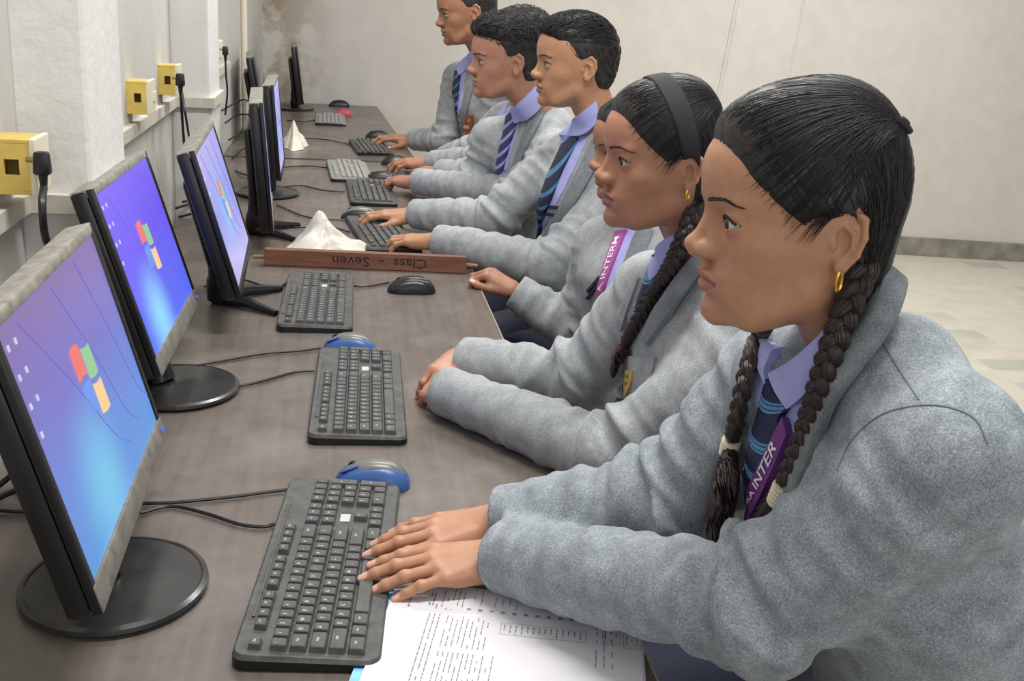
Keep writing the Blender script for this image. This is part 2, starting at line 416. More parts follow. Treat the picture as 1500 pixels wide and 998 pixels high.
monitor(mframe((-0.203, 2.17, 0.838), (-0.222, 2.68, 0.838), (-0.292, 2.27, 1.132)), 'third monitor from the camera, pale screen on splayed black legs', S3, 'vee', (-0.275, 2.46), 0.49, 0.305, chin=False)
monitor(mframe((-0.186, 2.95, 0.805), (-0.217, 3.41, 0.805), (-0.213, 2.965, 1.15)), 'dark monitor seen edge on beyond the white plastic bag, on splayed legs', S3, 'vee', (-0.262, 3.20), 0.455, 0.345, chin=True)
monitor(mframe((-0.205, 3.66, 0.825), (-0.214, 4.10, 0.825), (-0.228, 3.69, 1.135)), 'slim monitor showing a sliver of lavender screen, third round base along the desk', S3, 'disc', (-0.255, 3.83), 0.44, 0.31, chin=False)
monitor(mframe((-0.352, 5.14, 0.82), (-0.387, 5.58, 0.82), (-0.404, 5.16, 1.125)), 'black monitor rising behind two nearer ones against the stained corner', S3, 'vee', (-0.43, 5.36), 0.44, 0.31, chin=False)
monitor(mframe((-0.225, 6.38, 0.80), (-0.246, 6.78, 0.80), (-0.262, 6.38, 1.12)), 'farthest monitor, tilted black edge, standing alone before the back wall', S3, 'disc', (-0.275, 6.60), 0.41, 0.32, chin=False)
# ------------------------------------------------------------------ keyboards
M_KB = mat_dust('keyboard_black', (58, 58, 57), (96, 96, 92), 0.6)
M_KEY = mat_dust('key_black', (66, 66, 66), (98, 98, 95), 0.5)
M_KBS = plain('keyboard_side_black', (20, 20, 21), 0.4)
M_LEG = plain('key_legend_white', (196, 196, 192), 0.6)
def key_layout():
    U = 0.019; K = []
    def row(y, x, items, hgt=1.0):
        for it in items:
            t, w = it if isinstance(it, tuple) else (it, 1.0)
            if t is not None: K.append((x + w * U / 2, y, w, hgt, t))
            x += w * U
    X0, X1, X2 = 0.0, 15.3 * U, 18.6 * U
    V = 0.0208; ys = [5.12 * V, 3.9 * V, 2.9 * V, 1.9 * V, 0.9 * V, -0.1 * V]
    row(ys[0], X0, ['Esc', (None, 1.0), 'F1', 'F2', 'F3', 'F4', (None, 0.5), 'F5', 'F6', 'F7', 'F8', (None, 0.5), 'F9', 'F10', 'F11', 'F12'], 0.8)
    row(ys[1], X0, list('`1234567890-=') + [('Back', 2)])
    row(ys[2], X0, [('Tab', 1.5)] + list('QWERTYUIOP[]') + [('\\', 1.5)])
    row(ys[3], X0, [('Caps', 1.8)] + list('ASDFGHJKL;') + ["'", ('Enter', 2.2)])
    row(ys[4], X0, [('Shift', 2.3)] + list('ZXCVBNM,./') + [('Shift', 2.7)])
    row(ys[5], X0, [('Ctrl', 1.5), ('Win', 1.2), ('Alt', 1.3), ('', 6.4), ('Alt', 1.4), ('Fn', 1.4), ('Ctrl', 1.8)])
    row(ys[1], X1, ['Ins', 'Hm', 'PU']); row(ys[2], X1, ['Del', 'End', 'PD'])
    row(ys[4], X1 + U, ['^']); row(ys[5], X1, ['<', 'v', '>'])
    row(ys[1], X2, ['Num', '/', '*', '-']); row(ys[2], X2, list('789')); row(ys[3], X2, list('456')); row(ys[4], X2, list('123')); row(ys[5], X2, [('0', 2), '.'])
    K.append((X2 + 3.5 * U, (ys[2] + ys[3]) / 2, 1, 2, '+')); K.append((X2 + 3.5 * U, (ys[4] + ys[5]) / 2, 1, 2, 'Ent'))
    return [(x - 11.3 * U, y - 2.42 * 0.0208, w, h, t) for x, y, w, h, t in K]
KEYMESH = {}
def key_mesh(w, h, t, legend=True):
    k = (w, h, t if legend else '')
    if k in KEYMESH: return KEYMESH[k]
    U = 0.019; sx, sy = w * U - 0.0014, h * 0.0208 - 0.0014; tx, ty = sx - 0.0044, sy - 0.0048; H = 0.0085
    m = MB(); b = 0.0012
    def ring(x, y, z, r, dy=0): return [(i * (x / 2 - (r if c else 0)), j * (y / 2 - (0 if c else r)) + dy, z) for i, j, c in ((-1, -1, 1), (1, -1, 1), (1, -1, 0), (1, 1, 0), (1, 1, 1), (-1, 1, 1), (-1, 1, 0), (-1, -1, 0))]
    rs = [ring(sx, sy, 0, b), ring(tx + 0.001, ty + 0.001, H - 0.0008, b, 0.0004), ring(tx - 0.0006, ty - 0.0006, H, b, 0.0004)]
    vs = sum(rs, []); fs = []
    for a in (0, 8):
        for i in range(8): fs.append((a + i, a + (i + 1) % 8, a + 8 + (i + 1) % 8, a + 8 + i))
    fs.append(tuple(16 + i for i in range(8)))
    m.add(vs, fs, 0)
    if legend and t:
        tv, tf = text_mesh(t, 0.0062 if len(t) < 2 else 0.0036, 0, 'CENTER', 0.00012)
        m.add([(x - (tx * 0.18 if len(t) < 2 else 0), y + ty * 0.12, H + 0.00012) for x, y, z in tv], tf, 1)
    me = bpy.data.meshes.new('key'); me.from_pydata(m.v, [], m.f); me.materials.append(M_KEY); me.materials.append(M_LEG)
    me.polygons.foreach_set('material_index', m.fm); me.update(); KEYMESH[k] = me
    return me
def rrect(w, h, r, n=6):
    out = []
    for cx, cy, a0 in ((w / 2 - r, h / 2 - r, 0), (-w / 2 + r, h / 2 - r, 90), (-w / 2 + r, -h / 2 + r, 180), (w / 2 - r, -h / 2 + r, 270)):
        for k in range(n + 1):
            a = math.radians(a0 + 90 * k / n); out.append((cx + r * math.cos(a), cy + r * math.sin(a)))
    return out
def keyboard(px, label, keys=True, L=0.45, D=0.160, body=None, keymat=None, hgt=0.019, zt=0.75):
    """px: near-left, near-right, far-left, far-right pixels of the body on the desk"""
    a, b, c, d = [at_z(*p, zt)[:2] for p in px]
    cen = (a + b + c + d) / 4; ax = _unit((c + d) - (a + b)); ang = math.atan2(ax[1], ax[0])
    r = tag(empty('keyboard', (cen[0], cen[1], DZ), (0, 0, ang)), label, 'keyboard', 'keyboards on the desks')
    out = rrect(L, D, 0.016); inn = rrect(L - 0.006, D - 0.006, 0.014)
    vs = [(x, y, 0.0) for x, y in out] + [(x, y, hgt * 0.55 * (1 + y * 2.2)) for x, y in out] + [(x, y, hgt * 0.8 * (1 + y * 2.2)) for x, y in inn]
    n = len(out); fs = [tuple(range(n))[::-1], tuple(2 * n + i for i in range(n))] + [(k * n + i, k * n + (i + 1) % n, (k + 1) * n + (i + 1) % n, (k + 1) * n + i) for k in (0, 1) for i in range(n)]
    fm = [1, 0] + [1] * n + [0] * n
    new_obj('case', vs, fs, None, r, False, [body or M_KB, M_KBS], fm)
    m = MB(); tilt = lambda y: hgt * 0.8 * (1 + y * 2.2)
    m.box((0.30, 0.004, 0.0022), (0, D / 2 - 0.012, tilt(D / 2 - 0.012) + 0.0008), 0.0008); m.build('ridge', body or M_KB, r)
    st = MB().box((0.022, 0.013, 0.0006), (0.104, -0.011, tilt(-0.011) + 0.0005)); st.build('sticker', plain('pale_sticker', (190, 190, 186), 0.5), r)
    KL = key_layout(); bx = D / 0.160
    if keys:
        for x, y, w, h, t in KL:
            o = bpy.data.objects.new('key', key_mesh(w, h, t)); COL.objects.link(o); o.parent = r
            o.location = (x, y * bx, tilt(y * bx) - 0.0012); o.rotation_euler = (math.atan(hgt * 0.8 * 2.2), 0, 0)
    else:
        km = MB()
        for x, y, w, h, t in KL:
            me = key_mesh(w, h, t, True); ca = math.atan(hgt * 0.8 * 2.2)
            km.add([(v.co.x + x, v.co.y * bx + y * bx, v.co.z + tilt(y * bx) - 0.0012) for v in me.vertices], [tuple(p.vertices) for p in me.polygons], 0)
            n_l = len(me.polygons); km.fm[-n_l:] = [p.material_index for p in me.polygons]
        o = km.build('key_bed', None, r, mats=[keymat or M_KEY, M_LEG])
    return r
GREYKB = mat_dust('keyboard_grey', (120, 120, 116), (160, 160, 152), 0.6)
GREYKEY = mat_dust('key_grey', (132, 132, 128), (164, 164, 156), 0.5)
KBOARDS = [
    (((335, 978), (560, 990), (430, 712), (582, 722)), 'large black keyboard under the hands of the girl nearest the camera', True),
    (((450, 652), (597, 660), (470, 516), (584, 522)), 'black keyboard lying before the girl with folded arms, two mice around it', True),
    (((404, 489), (516, 492), (428, 405), (514, 408)), 'black keyboard beside the black mouse, near side of the wooden plank', True),
    (((531, 366), (622, 372), (509, 326), (580, 326)), 'keyboard under the left hand of the boy in front, beyond the wooden plank', False),
    (((505, 303), (590, 300), (502, 270), (574, 270)), 'keyboard with a hand and mouse at its near end, fifth from the camera', False),
    (((482, 268), (552, 270), (474, 238), (538, 240)), 'pale grey keyboard at the far end of the nearer desk', False),
    (((524, 230), (580, 230), (511, 208), (556, 207)), 'small dark keyboard on the far desk under the farthest boy\'s hand', False),
    (((462, 187), (507, 189), (465, 167), (503, 169)), 'unused keyboard on the far desk beside the pinkish red mouse', False),
]
for i_, (px_, lab_, full_) in enumerate(KBOARDS):
    keyboard(px_, lab_, full_, body=GREYKB if i_ in (5, 7) else None, keymat=GREYKEY if i_ in (5, 7) else None, L=0.452 if i_ < 6 else 0.42)

# ------------------------------------------------------------------ mice
M_MGREY = plain('mouse_grey', (112, 112, 108), 0.32, metal=0.1)
M_MBLUE = plain('mouse_blue', (58, 96, 158), 0.35)
M_MBLK = plain('mouse_black', (26, 27, 30), 0.3)
M_MRED = plain('mouse_red', (186, 70, 84), 0.4)
def mouse(loc, ang, label, top, side, L=0.108, W=0.062, H=0.038, wheel=True, blue_cap=False):
    r = tag(empty('computer_mouse', (loc[0], loc[1], DZ), (0, 0, ang)), label, 'mouse', 'computer mice on the desks')
    def dome(sx, sy, sz, off, nu=28, nv=12, lo=0.0, hi=1.0, waist=0.1):
        vs, fs = [], []
        for j in range(nv + 1):
            e = lo + (hi - lo) * j / nv; ph = e * math.pi / 2
            for i in range(nu):
                t = 2 * math.pi * i / nu; cx, sn = math.cos(t), math.sin(t)
                cx = math.copysign(abs(cx) ** 0.8, cx); sn2 = math.copysign(abs(sn) ** 0.8, sn)
                rr = math.cos(ph) ** 0.55 if e < 1 else 0.0
                x = cx * sx * rr; y = sn2 * sy * rr * (1 - waist * math.cos(x / sx * 3.0))
                z = math.sin(ph) ** 1.0 * sz * (1 - 0.30 * ((x / sx) + 0.15) ** 2) if e > 0 else 0
                vs.append((x + off[0], y + off[1], z + off[2]))
        for j in range(nv):
            for i in range(nu): fs.append((j * nu + i, j * nu + (i + 1) % nu, (j + 1) * nu + (i + 1) % nu, (j + 1) * nu + i))
        fs.append(tuple(range(nu))[::-1]); fs.append(tuple(nv * nu + i for i in range(nu)))
        return vs, fs
    m = MB(); m.add(*dome(L / 2, W / 2, H * 0.93, (0, 0, 0))); m.build('body', side, r, True)
    m = MB(); m.add(*dome(L / 2 * 0.985, W / 2 * 0.74, H * 1.0, (0.001, 0, 0.0012), waist=-0.05)); m.build('button_shell', top, r, True)
    if wheel: MB().lathe([(0.0001, -0.003), (0.0085, -0.003), (0.009, 0), (0.0085, 0.003), (0.0001, 0.003)], (0, 0, 0), 16).build('scroll_wheel', M_MBLK, r, True).matrix_local = Matrix.Translation((L * 0.25, 0, H * 0.70)) @ Matrix.Rotation(math.pi / 2, 4, 'X')
    if blue_cap: MB().box((0.030, 0.010, 0.002), (L * 0.30, 0.012, H * 0.74), 0.0008, rot=(0, 0.42, 0)).build('side_button', M_MBLUE, r, True)
    return r
def mouse_px(px, py, ang, *a, **k):
    p = at_z(px, py, DZ + 0.012); return mouse(p[:2], math.radians(ang), *a, **k)
mouse_px(546, 698, 172, 'grey and blue mouse at the far end of the nearest keyboard', M_MGREY, M_MBLUE, blue_cap=True, L=0.112, W=0.066)
mouse_px(512, 507, 172, 'blue and silver mouse between the second and third keyboards', M_MGREY, M_MBLUE, blue_cap=True)
mouse_px(603, 420, 180, 'black mouse lying alone on the desk just near the wooden plank', M_MBLK, M_MBLK, L=0.118, W=0.064)
mouse_px(527, 315, 178, 'dark mouse under the right hand of the boy in front', M_MGREY, M_MBLK, L=0.12)
mouse_px(558, 261, 178, 'black mouse gripped by the wavy haired boy', M_MBLK, M_MBLK, L=0.12)
mouse_px(579, 237, 178, 'black mouse gripped by the boy hidden behind the wavy haired boy', M_MBLK, M_MBLK, L=0.12)
mouse_px(553, 199, 178, 'black mouse under the farthest boy\'s hand on the far desk', M_MBLK, M_MBLK, L=0.12)
mouse_px(497, 153, 178, 'black mouse at the far edge of the far desk by the back wall', M_MBLK, M_MBLK, L=0.13, W=0.07)
mouse_px(503, 166, 178, 'pinkish red mouse on the far desk', M_MRED, M_MRED, L=0.10)

# ------------------------------------------------------------------ wooden plank with handwriting
p0, p1 = at_z(388, 389, DZ), at_z(683, 401, DZ)
cen = (p0 + p1) / 2; ln = float(np.linalg.norm((p1 - p0)[:2])); an = math.atan2(p1[1] - p0[1], p1[0] - p0[0])
plank = tag(empty('wooden_plank', (cen[0], cen[1] + 0.012, DZ), (0, 0, an)), 'brown wooden plank standing across the desk with upside down handwriting', 'plank')
q = NT('brown_plank_wood'); g = q.coord((3, 40, 40))
q.l(q.ramp(q.noise(g, 2.2, 5), [(0.3, lin((100, 63, 47))), (0.7, lin((132, 88, 68)))]), q.b.inputs['Base Color']); q.b.inputs['Roughness'].default_value = 0.55
MB().box((ln, 0.024, 0.044), (0, 0, 0.022), 0.0015).build('board', q.m, plank)
for s_ in (-1, 1): MB().tube([(s_ * ln / 2, 0, 0.02), (s_ * (ln / 2 + 0.03), 0, 0.019)], [0.006, 0.005], 8).build('peg', plain('peg_wood', (140, 100, 74), 0.6), plank, True)
tv, tf = text_mesh('Class  -  Seven', 0.040, 0, 'CENTER', 0.0004)
MB().add([(-x * 1.05 + 0.035, -0.0124, 0.022 - y * 0.9) for x, y, z in tv], tf).build('handwriting', plain('marker_ink', (44, 30, 28), 0.6), plank)

# ------------------------------------------------------------------ crumpled white bag and paper
def crumple(name, center, sx, sy, hz, label, cat, mat, seed, peak, amp=0.16, n=54):
    rg = np.random.default_rng(seed); ks = rg.normal(0, 1, (14, 2)) * 3.2; ph = rg.uniform(0, 6.28, 14); aw = rg.uniform(0.3, 1, 14)
    nu, nv = n, n // 2; vs, fs = [], []
    for j in range(nv + 1):
        rr = j / nv
        for i in range(nu):
            t = 2 * math.pi * i / nu
            x, y = rr * math.cos(t), rr * math.sin(t)
            w = sum(a * abs(math.sin(k[0] * x + k[1] * y + p)) for k, p, a in zip(ks, ph, aw)) / 14
            edge = 1 + 0.16 * math.sin(3 * t + ph[0]) + 0.08 * math.sin(7 * t + ph[1])
            pk = math.exp(-((x - peak[0]) ** 2 + (y - peak[1]) ** 2) / 0.16) * 0.75
            z = max(0.0, (1 - rr ** 2.2)) * (0.30 + pk) + amp * (w - 0.25) * (1 - rr ** 6)
            vs.append((x * sx * edge, y * sy * edge, max(0.0008, z * hz)))
    for j in range(nv):
        for i in range(nu): fs.append((j * nu + i, j * nu + (i + 1) % nu, (j + 1) * nu + (i + 1) % nu, (j + 1) * nu + i))
    fs.append(tuple(nv * nu + i for i in range(nu))[::-1])
    o = new_obj(name, vs, fs, mat, None, True); o.location = center
    return tag(o, label, cat)
q = NT('thin_white_plastic'); q.b.inputs['Base Color'].default_value = lin((200, 196, 184)); q.b.inputs['Roughness'].default_value = 0.45; q.b.inputs['Subsurface Weight'].default_value = 0.0
M_BAG = q.m
b0 = at_z(478, 362, DZ)
crumple('plastic_bag', (b0[0] - 0.004, b0[1] - 0.03, DZ), 0.112, 0.10, 0.088, 'crumpled white plastic bag on the desk behind the wooden plank', 'bag', M_BAG, 4, (-0.15, 0.3), 0.75, 90)
b0 = at_z(432, 214, DZ)
o = crumple('crumpled_paper', (b0[0], b0[1], DZ), 0.055, 0.14, 0.105, 'crumpled white paper standing on the far desk beyond the lavender sliver screen', 'paper', plain('white_paper', (226, 222, 208), 0.7), 9, (-0.1, -0.2), 0.9, 70)
b0 = at_z(70, 842, DZ)
o = crumple('paper_scrap', (-0.322, 1.262, DZ + 0.0135), 0.030, 0.038, 0.016, 'small torn tan paper scrap on the round base of the nearest monitor', 'paper', plain('tan_paper', (176, 160, 126), 0.7), 5, (0, 0), 0.5)

# ------------------------------------------------------------------ open test paper and the blue book under it
c0, c1 = at_z(583, 848, DZ + 0.012), at_z(1010, 1000, DZ + 0.012)
c2 = at_z(560, 1010, DZ + 0.012)
ux = _unit((at_z(960, 940, DZ + 0.012) - at_z(583, 848, DZ + 0.012))[:2]); ux = _unit(at_z(900, 880, DZ + 0.012)[:2] - c0[:2])
uy = np.array([ux[1], -ux[0]])
ux3, uy3 = ux, uy
pap = empty('test_paper', (c0[0], c0[1], DZ), (0, 0, math.atan2(ux[1], ux[0])))
tag(pap, 'printed white question paper sheets under the nearest girl\'s sleeve', 'paper')
PW, PH = 0.297, 0.24
def sheet(z, dx, dy, ang, curl=0.0):
    vs, fs = [], []; n = 14
    for i in range(n + 1):
        for j in range(7):
            x, y = PW * i / n, -PH * j / 6; zz = z + curl * (j / 6) ** 2 * (1 - i / n)
            ca, sa = math.cos(ang), math.sin(ang); vs.append((dx + x * ca - y * sa, dy + x * sa + y * ca, zz))
    for i in range(n):
        for j in range(6): fs.append((i * 7 + j, i * 7 + j + 1, (i + 1) * 7 + j + 1, (i + 1) * 7 + j))
    return vs, fs
M_PAPER = plain('printed_sheet', (214, 212, 217), 0.6)
for k_, (z_, a_) in enumerate(((0.0075, 0.02), (0.0095, 0.0))):
    v_, f_ = sheet(z_, 0, 0, a_); n_ = len(v_)
    v_ = v_ + [(x, y, z - 0.0015) for x, y, z in v_]; f_ = f_ + [tuple(n_ + i for i in f)[::-1] for f in f_]
    new_obj('sheet', v_, f_, M_PAPER, pap, True)
ink = MB(); RP = random.Random(3); zi = 0.0097
def words(x, y0, y1, w=0.0016, mi=0, dens=0.8):
    y = y0
    while y > y1:
        l = RP.uniform(0.003, 0.012)
        if RP.random() < dens: ink.add([(x, y, zi), (x + w, y, zi), (x + w, max(y1, y - l), zi), (x, max(y1, y - l), zi)], [(0, 3, 2, 1)], mi)
        y -= l + 0.0018
words(0.022, -0.008, -0.05, 0.0022, 0, 0.9); words(0.022, -0.052, -0.056, 0.003, 1, 1)
for x in (0.046, 0.050): words(x, -0.02, -0.05, 0.002)
for k in range(6): words(0.055 + k * 0.006, -0.004, -0.055, 0.0013)
for k in range(22): words(0.098 + k * 0.0085, -0.002, -0.03 - RP.random() * 0.012, 0.0012, 0, 0.6)
for k in range(14): words(0.092 + k * 0.0135, -0.047, -0.052, 0.0048, 0, 1)
for k in range(3): words(0.05 + k * 0.006, -0.065, -0.22, 0.0014, 0, 0.9)
for k in range(9): words(0.072 + k * 0.006, -0.066 - (k % 3) * 0.004, -0.13, 0.0012)
for k in range(12): words(0.072 + k * 0.0055, -0.14, -0.23, 0.0012)
for k in range(3): words(0.245 + k * 0.009, -0.04, -0.14, 0.0013)
def panel(x, y, w, h):
    for a, b, c, d in ((x, y, w, 0.0006), (x, y - h, w, 0.0006), (x, y, 0.0006, h), (x + w, y, 0.0006, h)):
        ink.add([(a, b, zi), (a + c, b, zi), (a + c, b - d, zi), (a, b - d, zi)], [(0, 3, 2, 1)], 0)
    ink.add([(x, y, zi - 0.0001), (x + w, y, zi - 0.0001), (x + w, y - h, zi - 0.0001), (x, y - h, zi - 0.0001)], [(0, 3, 2, 1)], 2)
panel(0.135, -0.070, 0.098, 0.024)
for k in range(14): words(0.139 + k * 0.0067, -0.074, -0.082 - RP.random() * 0.01, 0.0016, 0, 1)
panel(0.252, -0.062, 0.02, 0.03); panel(0.276, -0.066, 0.02, 0.03)
for k in range(3): words(0.255 + k * 0.006, -0.066, -0.09, 0.0014); words(0.279 + k * 0.006, -0.07, -0.09, 0.0014)
ink.build('print', None, pap, mats=[plain('grey_ink', (128, 128, 134), 0.7), plain('red_ink', (206, 60, 70), 0.7), plain('grey_tint', (206, 205, 208), 0.7)])
bk = empty('blue_workbook', (c0[0], c0[1], DZ), (0, 0, math.atan2(ux[1], ux[0]))); tag(bk, 'workbook with a light blue cover lying under the question paper', 'book')
MB().box((PW, PH, 0.0045), (PW / 2 - 0.010, -PH / 2 - 0.012, 0.0030), 0.001).build('pages', plain('page_edges', (226, 224, 214), 0.7), bk)
MB().box((PW + 0.004, PH + 0.004, 0.0012), (PW / 2 - 0.010, -PH / 2 - 0.012, 0.0053), 0.0004).build('cover', plain('light_blue_cover', (120, 186, 224), 0.4, var=0.25, scale=18), bk)

# ------------------------------------------------------------------ sockets, plugs
M_YEL = plain('yellowed_plastic', (214, 186, 96), 0.45, var=0.12, scale=30)
M_CREAM = plain('cream_plastic', (226, 218, 196), 0.4)
def socket_box(px, py, w, h, d, label, tint=M_YEL):
    """px, py: middle of the outer upright edge of the side that faces along the room"""
    p = at_x(px, py, WX + d); r = tag(empty('socket_box', (WX, p[1] + w / 2, p[2])), label, 'socket', 'yellowed socket boxes on the left wall')
    m = MB(); t = 0.006; s_ = -w / 2 + t / 2     # shell with a window in its near side
    m.box((d, w, t), (d / 2, 0, h / 2 - t / 2), 0.001); m.box((d, w, t), (d / 2, 0, -h / 2 + t / 2), 0.001)
    m.box((t, w, h - 2 * t), (t / 2, 0, 0)); m.box((d - t, t, h - 2 * t), (d / 2 + t / 2, w / 2 - t / 2, 0))
    hh = (h - 2 * t) / 3
    m.box((d - t, t, hh), (d / 2 + t / 2, s_, hh)); m.box((d - t, t, hh), (d / 2 + t / 2, s_, -hh))
    m.box(((d - t) * 0.28, t, hh), (t + (d - t) * 0.14, s_, 0)); m.box(((d - t) * 0.30, t, hh), (d - (d - t) * 0.15, s_, 0))
    m.build('back_box', tint, r)
    f = MB().box((0.009, w + 0.004, h + 0.003), (d + 0.0045, 0, 0), 0.002).build('face_plate', M_CREAM, r)
    MB().box((0.006, w * 0.3, h * 0.3), (d + 0.010, w * 0.26, 0), 0.0015).build('rocker_switch', M_CREAM, f)
    return r
socket_box(44, 246, 0.075, 0.080, 0.055, 'nearest yellow socket box on the left wall with a black plug in it')
socket_box(214, 144, 0.075, 0.076, 0.044, 'yellow socket box on the wall ledge with no plug, between two pilasters')
socket_box(256, 118, 0.075, 0.080, 0.044, 'yellow socket box tucked against the second pilaster')
M_PLUG = plain('plug_black', (20, 20, 22), 0.35)
CABW = plain('cable_black', (24, 24, 26), 0.45)
def plug(px, py, x, label, s=1.0):
    p = at_x(px, py, x); r = tag(empty('power_plug', p), label, 'plug')
    MB().box((0.034 * s, 0.028 * s, 0.046 * s), (0, 0, 0.004), 0.006 * s, taper=(0.85, 0.85)).build('plug_body', M_PLUG, r, True)
    MB().tube([(0, 0, -0.018 * s), (0, 0, -0.05 * s)], [0.0095 * s, 0.006 * s], 10).build('strain_relief', M_PLUG, r, True)
    MB().tube([(-0.03 * s, 0, 0.008), (0, 0, 0.008)], 0.004, 8).build('pin', plain('brass_pin', (170, 150, 90), 0.3, 1.0), r, True)
    return p
def cable(pts, label, r=0.0026, mat=None, n=8):
    o = MB().tube(curve_pts(pts, n), r, 6).build('cable', mat or CABW, None, True)
    return tag(o, label, 'cable', 'thin black cables on the desk and wall')
pa = plug(62, 243, -0.425, 'black plug in the nearest yellow socket box', .72)
pb = plug(264, 119, -0.43, 'black plug beside the socket box at the second pilaster', .72)
pc = plug(330, 76, WX + 0.05, 'small black plug on the far left wall above tangled cables', .7)
fw = MB().box((0.03, 0.07, 0.07), (0.015, 0, 0), 0.004).build('wall_socket', M_CREAM); fp = at_x(322, 72, WX + 0.02); fw.location = (WX, fp[1], fp[2]); tag(fw, 'small cream wall socket above the tangled cables in the far corner', 'socket')
def D_(x, y):
    p = at_z(x, y, DZ + 0.004)
    if p[0] < WX + 0.03: p = at_x(x, y, WX + 0.03)
    for a, b, _ in PIL:
        if a - 0.04 < p[1] < b + 0.04 and p[0] < PX + 0.02: p[0] = PX + 0.02
    return p
cable([pa + (0, 0, -0.03), at_x(62, 300, -0.418), at_x(66, 345, -0.42), at_x(80, 382, -0.43), at_x(96, 420, -0.40)], 'thick black power cable hanging from the nearest socket box', 0.0055)
cable([pb + (0, 0, -0.03), at_x(267, 175, -0.43), at_x(272, 225, -0.44), at_x(285, 262, -0.45), D_(292, 285)], 'black cable hanging from the plug at the second pilaster, straighter one', 0.004)
cable([pb + (0.004, 0, -0.03), at_x(272, 170, -0.41), at_x(280, 215, -0.42), at_x(292, 250, -0.43), D_(300, 275)], 'black cable hanging from the plug at the second pilaster, outer one', 0.0035)
cable([pc + (0, 0, -0.03), at_x(331, 110, WX + 0.05), at_x(333, 135, WX + 0.05), D_(330, 168)], 'thin cable dropping from the small far wall plug', 0.004)
cable([D_(205, 738), D_(260, 736), D_(340, 728), D_(400, 720), D_(470, 712), D_(500, 705)], 'mouse cable running behind the nearest keyboard, the straighter of two')
cable([D_(205, 752), D_(250, 742), D_(300, 752), D_(350, 768), D_(385, 772), D_(402, 768)], 'wavy keyboard cable reaching the nearest keyboard')
cable([D_(0, 748), D_(30, 750), D_(70, 748), D_(130, 742), D_(205, 738)], 'pale edged cable on the desk left of the nearest monitor')
cable([D_(275, 538), D_(330, 528), D_(390, 518), D_(440, 514), D_(470, 510)], 'cable to the blue mouse beyond the second keyboard')
cable([D_(235, 572), D_(300, 572), D_(370, 562), D_(430, 546), D_(460, 543)], 'cable to the second keyboard past the round base')
cable([D_(300, 420), D_(345, 408), D_(400, 422), D_(425, 412)], 'cable to the third keyboard beside the black monitor legs')
cable([D_(510, 418), D_(535, 420), D_(570, 414)], 'short cable from the black mouse by the third keyboard')
cable([D_(405, 300), D_(450, 318), D_(500, 322), D_(512, 318)], 'cable to the dark mouse of the boy in front')
cable([D_(408, 275), D_(440, 272), D_(475, 279), D_(505, 281)], 'thin cable to the fifth keyboard')
cable([D_(410, 330), D_(440, 333), D_(480, 332), D_(512, 340)], 'thin cable behind the plastic bag')
cable([D_(415, 245), D_(450, 243), D_(480, 246)], 'thin cable just before the gap between desks')
cable([D_(440, 202), D_(480, 205), D_(512, 212)], 'thin cable on the far desk to the small dark keyboard')
cable([D_(420, 176), D_(440, 178), D_(465, 176)], 'thin cable on the far desk behind the unused keyboard')
RC = random.Random(5)
for k_, (a_, b_) in enumerate((((258, 305), (310, 282)), ((262, 318), (330, 322)), ((268, 296), (318, 305)), ((300, 268), (330, 250)), ((340, 232), (385, 226)), ((335, 205), (392, 200)), ((330, 180), (378, 168)), ((345, 250), (380, 262)), ((290, 330), (340, 345)), ((325, 162), (372, 150)))):
    mid = ((a_[0] + b_[0]) / 2 + RC.uniform(-8, 8), (a_[1] + b_[1]) / 2 + RC.uniform(-10, 4))
    pm = D_(*mid); pm[2] += RC.uniform(0.0, 0.035)
    places = ['at the wall behind the second monitor', 'lowest behind the second monitor', 'looped behind the third monitor', 'rising by the second pilaster', 'behind the dark edge on monitor', 'deep behind the dark edge on monitor', 'in the far corner tangle', 'behind the third monitor near its top', 'by the foot of the third monitor', 'highest in the far corner tangle']
    cable([D_(*a_), pm, D_(*b_)], 'black cable ' + places[k_], 0.0038)
cable([at_z(0, 586, DZ + .01), at_z(30, 578, DZ + .02), at_z(60, 566, DZ + .03)], 'upper black cable at the wall left of the nearest monitor', 0.0028)
cable([at_z(0, 612, DZ + .01), at_z(40, 596, DZ + .02), at_z(70, 570, DZ + .04)], 'lower black cable at the wall left of the nearest monitor', 0.004)
vg = at_z(48, 712, DZ + 0.03)
vc = tag(empty('video_cable', vg), 'black video cable with a blue connector behind the nearest monitor', 'cable')
MB().box((0.022, 0.034, 0.014), (0, 0, 0), 0.003, rot=(0, 0, 1.2)).build('connector', plain('connector_blue', (54, 66, 140), 0.4), vc, True)
MB().tube(curve_pts([(0, 0, 0), (-0.03, -0.03, 0.0), (-0.07, -0.09, -0.01), (-0.09, -0.2, -0.02)], 8), 0.0045, 8).build('lead', CABW, vc, True)
cable([at_z(48, 672, DZ + .07), at_z(20, 694, DZ + .03), at_z(-6, 715, DZ + .01)], 'thick black cable slanting down behind the nearest monitor', 0.0045)
